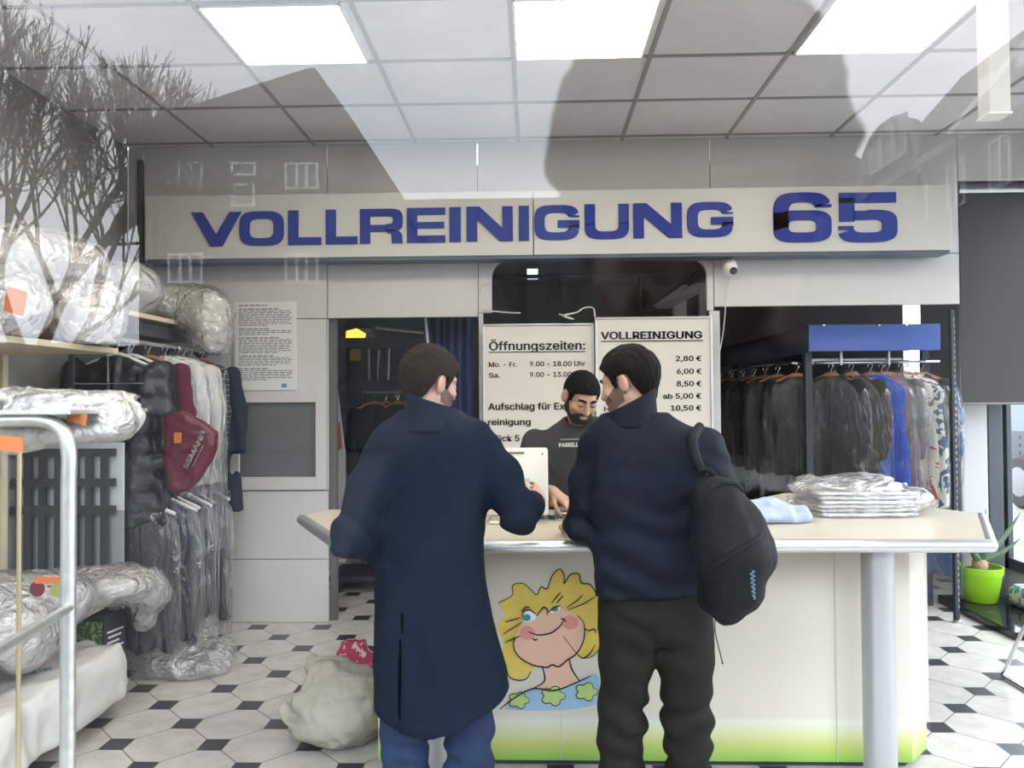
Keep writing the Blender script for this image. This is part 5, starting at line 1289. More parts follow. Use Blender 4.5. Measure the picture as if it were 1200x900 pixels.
# folded light blue shirt
q = PZ(918, 612, zc)
s_ = SDF((q.x - .28, q.y - .2, zc - .01), (q.x + .24, q.y + .3, zc + .17), .008)
s_.ell((q.x - .08, q.y + .06, zc + .03), (.15, .13, .055)); s_.ell((q.x + .04, q.y + .03, zc + .025), (.09, .07, .035)); s_.cone((q.x - .06, q.y + .08, zc + .07), (q.x + .09, q.y + .03, zc + .04), .025, .022)
s_.disp(lambda X, Y, Z: .012 * ridged(X * 11, Y * 11, Z * 11, 2), .05); s_.cut(lambda X, Y, Z: zc - Z + 0 * X + 0 * Y)
tag(s_.build('folded_shirt', cloth('light_blue_cotton', (.38, .45, .60), .8)), 'loosely folded light blue shirt on the counter beside the backpack', 'shirt')
# stack of packed shirts
qa, qb_ = PZ(958, 607, zc), PZ(1090, 612, zc)
sy0 = qa.y; sxa, sxb = qa.x, qb_.x + .0
rs = random.Random(9)
SH = []
for i in range(6):
    z = zc + .002 + i * .0195
    ox, oy = rs.uniform(-.012, .012), rs.uniform(-.01, .02)
    lab = ['lowest', 'second from the bottom', 'third from the bottom', 'fourth from the bottom', 'second from the top', 'topmost'][i]
    t = thing('packed_shirt', f'folded shirt in clear plastic, {lab} of the pile on the counter', 'shirt', ((sxa + sxb) / 2, sy0 + .2, z), 0, 'packed shirts piled on the counter')
    s_ = SDF((sxa - .06, sy0 - .05, z - .012), (sxb + .06, sy0 + .47, z + .04), .008)
    x0, x1 = sxa + .02 + ox, sxb - .03 + ox + .02 * (i % 2); cxm = (x0 + x1) / 2
    s_.stack([(z + .001, cxm, sy0 + .2 + oy, (x1 - x0) / 2, .195), (z + .017, cxm, sy0 + .2 + oy, (x1 - x0) / 2 - .004, .19)], k=.005, ex=9)
    s_.disp(lambda X, Y, Z: .004 * vnoise(X * 14, Y * 14, Z * 30, i), .03)
    s_.build('shirt', cloth('white_cotton', (.56, .55, .54)) if i % 3 else cloth('pale_blue_cotton', (.52, .57, .66)), t)
    n_ = 40; V = []
    rows = [(-.0, .02), (.6, .035), (1.0, .02)]
    for (u, gw) in rows:
        for k in range(n_):
            a = 2 * PI * k / n_; c_, s__ = sc_(a, 7); w_ = 1 + .02 * math.sin(9 * a + i)
            V.append((cxm + c_ * ((x1 - x0) / 2 + gw) * w_ + (.03 if c_ > .9 else 0), sy0 + .2 + oy + s__ * (.195 + gw * .5) * w_, z + .019 * u))
    fcs = [(r * n_ + k, r * n_ + (k + 1) % n_, (r + 1) * n_ + (k + 1) % n_, (r + 1) * n_ + k) for r in range(2) for k in range(n_)]
    mesh_obj('plastic_wrap', V, fcs, F_bag, t, True)
zt_ = zc + 6 * .0195
s_ = SDF((sxa - .06, sy0 - .06, zc), (sxb + .25, sy0 + .52, zt_ + .1), .011)
s_.ell(((sxa + sxb) / 2, sy0 + .22, zt_ + .012), ((sxb - sxa) / 2, .22, .022)); s_.ell((sxb + .05, sy0 + .25, zc + .06), (.12, .18, .055)); s_.ell((sxa + .25, sy0 + .3, zt_ + .02), (.2, .14, .035))
s_.disp(lambda X, Y, Z: .014 * ridged(X * 9, Y * 5, Z * 9, 5), .05); s_.cut(lambda X, Y, Z: zc + .002 - Z + 0 * X + 0 * Y)
tag(s_.build('plastic_film_sheet', F_bag, relax=0), 'loose crumpled plastic film lying over the pile of packed shirts', 'plastic film')

# ------------------------------------------------------------------ back room seen through the openings
cut_ = thing('blue_curtain', 'dark blue gathered curtain at the right side of the door opening', 'curtain', (P(530, 430, 5.75).x, 5.75, .1))
xa, xb = P(498, 430, 5.75).x, P(553, 430, 5.75).x; V = []; n_ = 60
for i in range(n_ + 1):
    u = i / n_; x = xa + (xb - xa) * u; y = 5.75 + .035 * math.sin(u * 40) + .015 * math.sin(u * 17)
    V += [(x, y, 2.25), (x + .02 * math.sin(u * 9), y * 1.0, 1.2), (x + (.05 if u < .5 else 0), y, .12)]
mesh_obj('cloth', V, [(3 * i + a, 3 * i + 3 + a, 3 * i + 4 + a, 3 * i + 1 + a) for i in range(n_) for a in (0, 1)], mat('curtain_blue', (.012, .03, .12), .8), cut_, True).modifiers.new('thickness', 'SOLIDIFY').thickness = .004
MB().tube([(xa - .45, 5.75, 2.26), (xb + .05, 5.75, 2.26)], .012, 10).build('rod', M_steel, cut_, True)
cr0 = P(497, 395, 5.72)
tag(MB().prism([P(497, 371, 5.70), P(500, 372, 5.70), P(503, 402, 5.70), P(500, 402, 5.70)], (0, .01, 0)).build('paper_strip', M_trim), 'torn white paper strip hanging at the left edge of the blue curtain', 'paper')
# yellow lit machine
ml = thing('finishing_machine', 'garment finishing machine with a yellow lit hood in the dim back room', 'machine', (P(430, 450, 8).x, 8.2, 0))
mx0, mx1 = P(404, 420, 7.8).x, P(450, 420, 7.8).x
MB().box((mx0 - .1, 7.8, .0), (mx1 + .2, 8.6, 1.55), .05).build('body', mat('machine_grey', (.10, .105, .11), .5), ml)
MB().prism([(P(396, 460, 7.3).x, 7.3, P(400, 446, 7.3).z), (P(455, 446, 7.3).x, 7.3, P(455, 450, 7.3).z), (P(470, 462, 7.3).x, 7.3, P(470, 458, 7.3).z), (P(400, 462, 7.3).x, 7.3, P(400, 458, 7.3).z), (P(396, 462, 7.3).x, 7.3, P(400, 456, 7.3).z)], (0, .7, 0)).build('press_head', mat('press_grey', (.07, .075, .08), .4), ml)
MB().lathe([(.16, 0), (.21, .04), (.21, .16), (.10, .24), (.03, .25)], (P(417, 400, 7.6).x, 7.75, P(417, 404, 7.6).z), 20).build('hood', mat('machine_dark', (.05, .05, .055), .4), ml, True)
MB().prism([P(406, 388, 7.45), P(418, 385, 7.45), P(428, 391, 7.45), P(427, 397, 7.45), P(414, 402, 7.45), P(405, 401, 7.45)], (0, .02, 0)).build('lamp_glow', mat('yellow_lamp', (.8, .6, .05), .5, emit=((1.0, .70, .05), 1.6)), ml)
MB().prism([P(411, 409, 7.47), P(423, 408, 7.47), P(422, 423, 7.47), P(409, 423, 7.47)], (0, .02, 0)).build('lit_plate', mat('yellow_plate', (.45, .33, .05), .5), ml)
pr = random.Random(12)
for k in range(7):
    x = P(432 + k * 4, 430, 7.6).x; MB().tube([(x, 7.6, P(440, 408 + 3 * (k % 2), 7.6).z), (x + pr.uniform(-.03, .03), 7.62, P(440, 445, 7.6).z)], .012, 8).build('pipe', M_steel if k % 3 == 0 else M_dark, ml, True)
ov_ = thing('overhead_pipes', 'steel pipes running under the ceiling of the dim back room', 'pipes', (0, 7, 2.3))
MB().tube([P(440, 384, 6.6), P(496, 390, 6.6)], .014, 10).build('pipe', M_steel, ov_, True)
MB().box(tuple(P(385, 408, 7.4)), tuple(P(498, 396, 7.5))).build('duct', mat('duct_grey', (.06, .065, .075), .5), ov_)
MB().tube([P(577, 325, 7.0), P(735, 322, 7.0), P(800, 318, 7.0)], .02, 8).build('pipe', M_dark, ov_, True)
MB().tube([P(750, 320, 7.2), P(749, 366, 7.2)], .015, 8).build('pipe', M_dark, ov_, True)
MB().prism([P(752, 362, 6.8), P(825, 312, 6.2), P(829, 322, 6.2), P(766, 362, 6.8)], (0, .3, 0)).build('duct', mat('duct_black', (.025, .028, .035), .5), ov_)
MB().prism([P(766, 358, 6.7), P(800, 334, 6.4), P(829, 330, 6.4), P(829, 338, 6.4), P(790, 358, 6.6)], (0, .25, 0)).build('light_duct', mat('duct_mid', (.22, .23, .24), .4), ov_)
for px in (625, 632): 
    pass
lf = P(624, 320, 8.0)
lm = thing('back_room_lamp', 'small bluish white lamp glowing in the dim back room, seen through the rounded pass-through', 'lamp', (lf.x, 8.0, lf.z))
MB().box((lf.x - .055, 7.98, lf.z - .06), (lf.x + .055, 8.02, lf.z + .04)).build('diffuser', mat('blue_white_lamp', (.8, .85, .9), .5, emit=((.75, .88, 1), 1.2)), lm)
MB().box((lf.x - .07, 8.02, lf.z - .08), (lf.x + .07, 8.06, lf.z + .06), .004).tube([(lf.x, 8.04, lf.z + .06), (lf.x, 8.04, 3.2)], .008, 6).build('housing', M_dark, lm)
for px, w_, lab in ((797, 15, 'left white square post behind the pass-through'), (824, 8, 'right white square post behind the pass-through')):
    x = P(px, 350, 7.6).x; hw2 = w_ * 7.6 / 900 / 2
    tag(MB().box((x - hw2, 7.6, .0), (x + hw2, 7.7, P(px, 343 if w_ > 10 else 333, 7.6).z), .004).build('white_post', mat('bright_white_paint', (.8, .8, .78)), None), lab, 'post')
# dark garments in the back room behind the door
hg = garment('hanging_coat', .9, C_black, 'black coat on the rack in the dim back room behind the door opening', (P(438, 430, 7.2).x, 7.2, P(438, 462, 7.2).z), .5, 'coats on the back room rack', None, M_hang, 61)
for k, (px, m, lab) in enumerate(((452, C_char, 'charcoal coat beside the black one in the dim back room'), (466, C_black, 'black coat nearest the curtain in the dim back room'))): copy_thing(hg, (P(px, 430, 7.3).x, 7.3, P(px, 462, 7.3).z), .6, lab, {'jacket': m})
rk = thing('back_rack', 'dark garment rack in the dim back room behind the door opening', 'clothes rail', (P(450, 460, 7.25).x, 7.25, 0))
rx0, rx1, rzz = P(425, 460, 7.25).x, P(485, 460, 7.25).x, P(450, 461, 7.25).z + .01
MB().tube([(rx0, 7.25, rzz), (rx1, 7.25, rzz)], .012, 8).build('rail', M_steel, rk, True)
for x in (rx0, rx1): MB().tube([(x, 7.25, 0), (x, 7.25, rzz)], .015, 8).build('post', M_dark, rk, True)
# white ironing board cover with red print leaning in the doorway
wpo = P(398, 500, 6.1)
ir = thing('ironing_board', 'narrow white ironing board with a red print leaning inside the door opening', 'ironing board', (wpo.x, 6.1, 0))
MB().prism([P(391, 462, 6.1), P(395, 458, 6.1), P(404, 530, 6.1), (P(404, 560, 6.1).x, 6.1, .3), (P(388, 560, 6.1).x, 6.1, .3)], (0, .03, 0)).build('cover', mat('dull_white_cover', (.40, .39, .38), .7), ir)
MB().prism([P(393, 498, 6.095), P(398, 494, 6.095), P(401, 525, 6.095), P(394, 530, 6.095)], (0, .004, 0)).build('print', mat('red_print', (.35, .06, .04), .6), ir)
MB().box((P(388, 560, 6.1).x, 6.1, 0), (P(391, 560, 6.1).x, 6.13, .32)).build('leg', M_dark, ir)
# pull-down case with wheels on the floor behind the door
bw = PZ(397, 692, .03)
wc = thing('dolly', 'dark low wheeled dolly on the tiles in the dim back room', 'dolly', (bw.x, bw.y, 0))
MB().box((bw.x - .1, bw.y + .02, .09), (bw.x + .5, bw.y + .5, .14), .01).build('deck', M_dark, wc)
for dx in (.0, .42): MB().lathe([(.05, -.015), (.055, 0), (.05, .015)], (0, 0, 0), 18, Matrix.Translation((bw.x + dx, bw.y + .05, .055)) @ Matrix.Rotation(PI / 2, 4, 'Y')).build('wheel', M_black, wc, True)
# ------------------------------------------------------------------ people
def headR(yaw, pitch, roll=0):
    return np.array((Matrix.Rotation(math.radians(yaw), 3, 'Z') @ Matrix.Rotation(math.radians(-pitch), 3, 'X') @ Matrix.Rotation(math.radians(roll), 3, 'Y')))
def W(R, o, p, s=1): return np.array(o) + R @ (np.array(p) * s)
def headcore(S, R, o, s=1.0, ears=True, face=True):
    e = lambda c, r, k=.02, op='u': S.ell(W(R, o, c, s), np.array(r) * s, R, k, op)
    c_ = lambda a, b, ra, rb, k=.01, op='u': S.cone(W(R, o, a, s), W(R, o, b, s), ra * s, rb * s, k, op)
    e((0, -.012, .036), (.076, .096, .084)); e((0, -.035, .005), (.070, .075, .07))
    e((0, .028, -.040), (.062, .066, .074), .03); e((0, .058, -.088), (.030, .030, .026), .03)
    for q in (-1, 1): c_((q * .056, .0, -.055), (q * .026, .062, -.092), .020, .018, .025)
    if face:
        c_((-.035, .078, .024), (.035, .078, .024), .012, .012, .018)
        for q in (-1, 1):
            e((q * .032, .098, .002), (.020, .016, .012), .012, 's'); e((q * .032, .078, .002), (.016, .014, .013), .004)
            e((q * .044, .068, -.026), (.022, .02, .018), .02)
        c_((0, .090, .010), (0, .112, -.034), .0085, .0125, .012)
        for q in (-1, 1): e((q * .012, .100, -.038), (.009, .011, .008), .008)
        e((0, .094, -.060), (.024, .010, .0065), .006); e((0, .091, -.072), (.021, .011, .0075), .006)
        c_((-.02, .104, -.066), (.02, .104, -.066), .0018, .0018, .004, 's')
    if ears:
        for q in (-1, 1):
            Re = R @ np.array(Matrix.Rotation(q * math.radians(24), 3, 'Z'))
            S.ell(W(R, o, (q * .083, -.012, -.006), s), np.array((.010, .022, .036)) * s, Re, .006)
            S.ell(W(R, o, (q * .086, -.006, -.012), s), np.array((.004, .012, .018)) * s, Re, .008)
            S.ell(W(R, o, (q * .094, -.004, -.004), s), np.array((.006, .009, .016)) * s, Re, .006, 's')
def loc_(R, o, X, Y, Z, s=1):
    dx, dy, dz = X - o[0], Y - o[1], Z - o[2]
    return [(R[0, i] * dx + R[1, i] * dy + R[2, i] * dz) / s for i in range(3)]
def hair(parent, R, o, m, nb, thick=.013, nape=-.085, line=None, amp=.004, fr=55, s=1.0, h=.0045):
    S = SDF(np.array(o) - .19, np.array(o) + .19, h)
    headcore(S, R, o, s, ears=False, face=False); S.cone(W(R, o, (0, -.03, -.06), s), nb, .056 * s, .058, .03)
    X, Y, Z = S.grid(); x, y, z = loc_(R, o, X, Y, Z, s)
    ly, lz = zip(*(line or [(-.2, nape), (-.065, nape), (-.052, -.05), (-.040, -.02), (-.030, .025), (.013, .027), (.018, -.016), (.032, -.014), (.042, .03), (.062, .052), (.078, .066), (.15, .075)]))
    f = np.interp(y, ly, lz)
    t = thick * np.clip((z + .10) / .14, .22, 1.0) * (1 + .25 * np.clip((y - .02) / .08, 0, 1))
    n = amp * ridged(x * fr + 0 * z, y * fr * .6, z * fr * .35, 3)
    S.F = np.maximum(S.F - t - n * np.clip((z + .08) / .1, .3, 1), (f - z) * .75).astype(np.float32)
    return S.build('hair', m, parent)
def beard(parent, R, o, m, full=.0035, s=1.0, up=0.0):
    S = SDF(np.array(o) - .17, np.array(o) + .15, .0035); headcore(S, R, o, s, ears=False)
    X, Y, Z = S.grid(); x, y, z = loc_(R, o, X, Y, Z, s)
    top = np.interp(y, [-.02, .0, .02, .04, .06, .085, .12], [.02, .02, -.02 + up * .9, -.052 + up, -.068 + up, -.046, -.044])
    low = np.interp(y, [-.02, .02, .06, .12], [-.07, -.10, -.125, -.13])
    reg = np.maximum(np.maximum((z - top) * .8, low - z), (.002 - y))
    mouth = .014 - np.sqrt((x * .55) ** 2 + ((z + .066) * 1.25) ** 2) + 0 * y       # keep the lips free
    reg = np.maximum(reg, mouth); reg = np.maximum(reg, np.where((np.abs(x) < .014) & (z > -.052), .004, -1))
    S.F = np.maximum(S.F - full, reg).astype(np.float32)
    return S.build('beard', m, parent)
def brows(parent, R, o, m, s=1.0):
    mb = MB()
    for q in (-1, 1):
        mb.tube([W(R, o, (q * .012, .0945, .019), s), W(R, o, (q * .030, .0925, .027), s), W(R, o, (q * .050, .081, .024), s)], [.0048, .0062, .0035], 8)
    return mb.build('eyebrows', m, parent, True)
def hand(S, wr, d, nrm, side, curl=.5, spread=.1, s=1.0, k=.004):
    """palm, five fingers. d: towards the fingertips, nrm: out of the back of the hand, side: +1 thumb along d x nrm"""
    wr = np.array(wr, float); d = np.array(d, float); d /= np.linalg.norm(d); n = np.array(nrm, float); n -= d * (n @ d); n /= np.linalg.norm(n)
    u = np.cross(d, n) * side
    pt = lambda a, b, c: wr + s * (d * a + u * b + n * c)
    for b in (-.026, -.009, .009, .026): S.cone(pt(.012, b * .75, 0), pt(.088 - abs(b) * .25, b * 1.05, .002), .014 * s, .0125 * s, .012)
    S.cone(pt(-.02, 0, 0), pt(.02, 0, 0), .026 * s, .024 * s, .02, flat=(n, 1.3))
    fl = [(.029, .070, .0088), (.010, .079, .0090), (-.0095, .073, .0086), (-.028, .058, .0078)]
    for i, (b, L_, r) in enumerate(fl):
        p = pt(.085 - abs(b) * .3, b, .001); a = curl * (.55 + .12 * i); dd = d + u * b * spread * 20; dd /= np.linalg.norm(dd); ang = a
        for j, fr in enumerate((.44, .32, .26)):
            q = p + s * L_ * fr * (dd * math.cos(ang) - n * math.sin(ang)); S.cone(p, q, r * (1 - .07 * j) * s, r * (1 - .07 * (j + 1)) * s, k); p = q; ang += a * 1.15
    p = pt(.022, .026, -.006); t1 = pt(.052, .052, -.018); t2 = pt(.080, .056, -.030 - .012 * curl); t3 = pt(.100, .046, -.040 - .014 * curl)
    S.chain([p, t1, t2, t3], [.0145 * s, .0115 * s, .0100 * s, .0085 * s], .005)
def rows(d, lst):
    out = []
    for (py, xl, xr, ry, *dy) in lst:
        dd = d + (dy[0] if dy else 0); a = P(xl, py, dd); b = P(xr, py, dd); out.append((a.z, (a.x + b.x) / 2, dd, (b.x - a.x) / 2, ry))
    return out
def A(px, py, y): return np.array(P(px, py, y))
def skin_mat(name, col):
    m = mat(name, col, .45, var=.05, vscale=30, bump=.08, bscale=300)
    b = m.node_tree.nodes['Principled BSDF']; b.inputs['Subsurface Weight'].default_value = .12; b.inputs['Subsurface Radius'].default_value = (.01, .004, .002); return m
SK1 = skin_mat('fair_skin', (.50, .29, .22)); SK2 = skin_mat('warm_skin', (.47, .27, .19)); SK3 = skin_mat('tan_skin', (.43, .25, .165))
H1 = mat('dark_brown_hair', (.016, .0095, .0065), .75, spec=.12, bump=.8, bscale=140, bstretch=(1, 1, .25)); H2 = mat('near_black_hair', (.0065, .0055, .005), .75, spec=.12, bump=.8, bscale=140, bstretch=(1, 1, .25)); H3 = mat('black_hair', (.005, .005, .006), .75, spec=.12, bump=.8, bscale=160)
BRD = mat('stubble', (.17, .105, .08), .8, bump=.6, bscale=400); BRD2 = mat('black_beard', (.014, .011, .010), .7, bump=.6, bscale=300)

def shoe(parent, x, y, rot, m):
    S = SDF((x - .2, y - .25, -.02), (x + .2, y + .3, .14), .008); c, s = math.cos(rot), math.sin(rot)
    f = lambda a, b, z: (x + a * c - b * s, y + a * s + b * c, z)
    S.cone(f(0, -.06, .045), f(0, .04, .05), .042, .046, .03); S.cone(f(0, .04, .045), f(.005, .17, .035), .046, .036, .03); S.cone(f(0, -.06, .05), f(0, -.055, .10), .04, .04, .02)
    S.cut(lambda X, Y, Z: .002 - Z + 0 * X + 0 * Y); return S.build('shoe', m, parent)
def base_body(parent, m, R, o, nb, sh, el, wr, hands, hip, kn, an, chest, s=1.0, lo=None, hi=None, arm=(.046, .038, .026), h=.0045):
    pts = np.array([*sh, *el, *wr, *hip, *kn, *an, nb, o]); S = SDF(pts.min(0) - np.array((.17, .22, .14)), pts.max(0) + np.array((.17, .22, .17)), h)
    headcore(S, R, o, s)
    S.cone(W(R, o, (0, -.025, -.06), s), nb, .054, .056, .03)
    hc = (hip[0] + hip[1]) / 2
    for q in (0, 1):
        S.cone(nb + np.array((0, 0, -.07)), sh[q] + np.array((0, 0, -.02)), .05, .045, .03); S.chain([sh[q], el[q], wr[q]], arm, .02)
        S.chain([hip[q], kn[q], an[q]], (.078, .052, .036), .04); S.cone(an[q], an[q] + np.array((0, .09 if R[1, 1] > 0 else -.09, -.04)), .032, .026, .02)
        hand(S, wr[q], *hands[q])
    for t in np.linspace(.22, 1, 4):
        c = nb * (1 - t) + hc * t + (chest if 0 < t < 1 else 0); S.ell(c + np.array((0, 0, -.05 * (1 - t))), (.115 + .0 * t, .085, .14), None, .06)
    return S.build('body', m, parent, relax=1)

def onto(objm, V, off=.004, axis=-1):
    """lay lettering onto a body surface by casting along y"""
    me = objm.data; Mi = np.array(WORLD.get(objm.parent, Matrix.Identity(4))); from mathutils.bvhtree import BVHTree
    n = len(me.vertices); co = np.empty(n * 3); me.vertices.foreach_get('co', co); co = co.reshape(-1, 3) + Mi[:3, 3]
    bv = BVHTree.FromPolygons([tuple(c) for c in co], [tuple(p.vertices) for p in me.polygons]); out = []
    for v in V:
        h = bv.ray_cast(Vector((v[0], v[1] - 1.0, v[2])), Vector((0, 1, 0)))[0]
        out.append((v[0], (h.y - off) if h else v[1], v[2]))
    return out
# --- customer in the long navy coat
d = 2.72
o = A(504, 448, d + .03); R = headR(-45, 12, 4)
pm = thing('person', 'man seen from behind in long navy coat and blue jeans at the counter', 'person', (A(510, 700, d)[0], d, 0))
nb = A(504, 492, d + .0)
sh = [A(456, 513, d), A(558, 510, d)]
el = [A(410, 632, d - .14), A(608, 601, d - .05)]
wr = [A(455, 650, d + .15), A(625, 590, d + .23)]
hip = [A(478, 690, d), A(534, 690, d)]; kn = [A(476, 855, d + .02), A(548, 855, d + .02)]
an = [np.array((A(474, 900, d)[0], d, .09)), np.array((A(550, 900, d)[0], d, .09))]
base_body(pm, SK1, R, o, nb, sh, el, wr, [((.5, .7, .1), (-.3, 0, 1), 1, .6), ((.25, .8, .35), (.8, -.3, .4), -1, .55)], hip, kn, an, np.array((0, .0, 0)))
hair(pm, R, o, H1, nb, thick=.014); beard(pm, R, o, BRD, .0034, up=.035); brows(pm, R, o, H1)
C_coat = cloth('navy_overcoat_wool', (.0040, .0095, .0215), .9, bump=.3, bscale=220)
S = SDF((-1.05, d - .42, .40), (.22, d + .50, 1.64), .0085)
S.stack(rows(d, [(479, 470, 535, .082), (486, 462, 545, .098), (494, 453, 556, .115), (504, 445, 567, .130), (516, 440, 574, .142), (545, 438, 575, .15), (600, 439, 571, .15), (660, 438, 567, .145), (720, 438, 576, .15), (790, 437, 594, .165), (850, 438, 600, .175)]), k=.03, ex=2.5)
S.chain([sh[0] + np.array((.01, 0, -.015)), (sh[0] + el[0]) / 2, el[0], el[0] * .35 + wr[0] * .65], [.078, .075, .066, .054], .035)
S.chain([sh[1] + np.array((-.01, 0, -.012)), (sh[1] + el[1]) / 2, el[1], el[1] * .22 + wr[1] * .78], [.078, .072, .066, .052], .035)
hp_ = [(430, 815), (445, 826), (475, 838), (505, 842), (540, 836), (575, 820), (602, 801)]; hx = [A(a, b, d)[0] for a, b in hp_]; hz = [A(a, b, d)[2] for a, b in hp_]
S.cut(lambda X, Y, Z: np.interp(X, hx, hz) - Z + 0 * Y)
def sleeve_folds(S, e, n_, amp=.006, rad=.16, fq=70, seed=0):
    e = np.array(e); n_ = np.array(n_, float); n_ /= np.linalg.norm(n_)
    S.disp(lambda X, Y, Z: amp * 1.7 * np.sin(fq * ((X - e[0]) * n_[0] + (Y - e[1]) * n_[1] + (Z - e[2]) * n_[2]) + 3 * vnoise(X * 9, Y * 9, Z * 9, seed)) * np.exp(-(((X - e[0]) ** 2 + (Y - e[1]) ** 2 + (Z - e[2]) ** 2) / rad ** 2)), .05)
sleeve_folds(S, el[0], (.6, .5, .6), .006, .13, 75, 1); sleeve_folds(S, el[1], (.2, .6, .7), .006, .12, 70, 2); sleeve_folds(S, sh[1] + np.array((.02, 0, -.10)), (.7, 0, -.6), .005, .10, 60, 3); sleeve_folds(S, sh[0] + np.array((-.03, 0, -.12)), (.7, 0, .6), .005, .10, 60, 4)
S.disp(lambda X, Y, Z: .007 * fbm(X * 6, Y * 6, Z * 3.2, 3) + .004 * fbm(X * 14, Y * 14, Z * 9, 6), .05)
vx = A(480, 770, d)[0]       # rear vent and centre seam
S.cut(lambda X, Y, Z: np.where((Y < d) & (Z < A(480, 705, d)[2]), .004 - np.abs(X - vx - .03 * (Z - 1.0)) - .0 * Y, -1.0) * np.where(Y < d - .10, 1, 0) - .02 * np.where(Y < d - .10, 0, 1))
sx = A(505, 600, d)[0]
coat = S.build('coat', C_coat, pm)
# turned-down collar
S = SDF(np.array(o) - np.array((.2, .2, .25)), np.array(o) + np.array((.2, .2, .05)), .006)
zc0, zc1 = A(504, 505, d)[2], A(504, 468, d)[2]; cx0 = A(504, 480, d)[0]
def collar_fn(cx, cy, zb, zt, rx, ry, th, flare, tilt=0, tx=0):
    def fn(X, Y, Z):
        t = np.clip((Z - zb) / (zt - zb), 0, 1); ax = rx + flare * (1 - t) ** 1.5; ay = ry + flare * (1 - t) ** 1.5
        q = np.sqrt(((X - cx) / ax) ** 2 + ((Y - cy + .008) / ay) ** 2); dd = np.abs((q - 1) * np.minimum(ax, ay)) - th
        zt2 = zt - tilt * np.clip((Y - cy) / ry + .2, 0, 1) - tx * np.clip((cx - X) / rx, -1.2, 1.2)
        return np.maximum(dd, np.maximum(zb - Z, Z - zt2))
    return fn
S.put(collar_fn(cx0, d, zc0, zc1, .079, .090, .0075, .034, .05, -.026), (cx0 - .15, d - .15, zc0 - .02), (cx0 + .15, d + .15, zc1 + .05), .002)
S.build('collar', C_coat, pm)
C_jean = cloth('blue_denim', (.018, .034, .078), .85, var=.30, vscale=9, bump=.3, bscale=260)
S = SDF((-.75, d - .22, .06), (.0, d + .22, .9), .009)
S.stack(rows(d, [(700, 455, 562, .11), (760, 452, 566, .11)]), k=.03)
for q, cx_ in ((0, 475), (1, 549.5)):
    S.chain([hip[q] - np.array((0, 0, .1)), A(cx_, 850, d), A(cx_, 905, d), np.array((A(cx_, 905, d)[0], d - .01, .075))], [.095, .083, .078, .066], .03)
    sleeve_folds(S, A(cx_, 890, d), (.35, 0, 1), .006, .15, 60, q)
S.disp(lambda X, Y, Z: .004 * fbm(X * 12, Y * 12, Z * 8, 2), .04); S.cut(lambda X, Y, Z: .07 - Z + 0 * X + 0 * Y)
S.build('jeans', C_jean, pm)
for q in (0, 1): shoe(pm, an[q][0], d, .12 * (1 - 2 * q), mat('dark_leather', (.02, .015, .012), .4))

# --- customer in the navy bomber jacket
d = 2.78
o = A(737, 447, d + .03); R = headR(60, 14, -4)
pj = thing('person', 'man seen from behind in navy zip jacket and dark green trousers at the counter', 'person', (A(765, 700, d)[0], d, 0))
nb = A(742, 492, d)
sh = [A(704, 522, d + .02), A(826, 522, d - .02)]
el = [A(685, 616, d + .03), A(852, 612, d - .10)]
wr = [A(668, 615, d + .36), A(842, 642, d + .18)]
hip = [A(740, 710, d), A(794, 710, d)]; kn = [A(729, 850, d + .02), A(804, 850, d + .02)]
an = [np.array((A(727, 900, d)[0], d, .09)), np.array((A(806, 900, d)[0], d, .09))]
base_body(pj, SK2, R, o, nb, sh, el, wr, [((-.12, .95, -.10), (-.55, 0, .8), 1, .55), ((-.3, .8, .1), (.5, 0, 1), -1, .5)], hip, kn, an, np.array((0, 0, 0)))
hair(pj, R, o, H2, nb, thick=.013); beard(pj, R, o, BRD, .0036, up=.038); brows(pj, R, o, H2)
C_jack = cloth('navy_jacket_cloth', (.0038, .0068, .0145), .72, bump=.3, bscale=200)
S = SDF((.02, d - .40, .80), (.98, d + .55, 1.66), .0085)
S.stack(rows(d, [(484, 708, 776, .08), (492, 697, 792, .105), (501, 689, 812, .122), (517, 684, 838, .142), (560, 684, 846, .155), (620, 690, 840, .152), (668, 694, 835, .150), (676, 697, 832, .143), (697, 698, 832, .143)]), k=.025, ex=2.5)
S.chain([sh[0] + np.array((.0, 0, -.01)), (sh[0] + el[0]) / 2 + np.array((-.015, 0, 0)), el[0], el[0] * .3 + wr[0] * .7], [.074, .068, .062, .048], .035)
S.chain([sh[1] + np.array((.0, 0, -.01)), (sh[1] + el[1]) / 2, el[1], el[1] * .3 + wr[1] * .7], [.080, .074, .066, .052], .035)
S.disp(lambda X, Y, Z: .008 * fbm(X * 6, Y * 6, Z * 4, 13) + .004 * fbm(X * 15, Y * 15, Z * 10, 16), .05)
for e_, n_, am, ra, sd in ((el[0], (.3, .5, .7), .006, .13, 1), (el[1], (.3, .3, .8), .007, .14, 2), (sh[1] + np.array((-.02, 0, -.12)), (.7, 0, .7), .006, .12, 3), (sh[0] + np.array((.03, 0, -.12)), (.7, 0, -.7), .005, .1, 4), (A(770, 660, d - .14), (.2, 0, 1), .006, .2, 5)): sleeve_folds(S, e_, n_, am, ra, 58, sd)
hx = [A(690, 697, d)[0], A(840, 684, d)[0]]; hz = [A(690, 697, d)[2], A(840, 685, d)[2]]
S.cut(lambda X, Y, Z: np.where((X > A(660, 600, d)[0]), np.interp(X, hx, hz) - Z, -1) + 0 * Y)
jk = S.build('jacket', C_jack, pj)
S = SDF(np.array(o) - np.array((.22, .22, .27)), np.array(o) + np.array((.22, .22, .05)), .006)
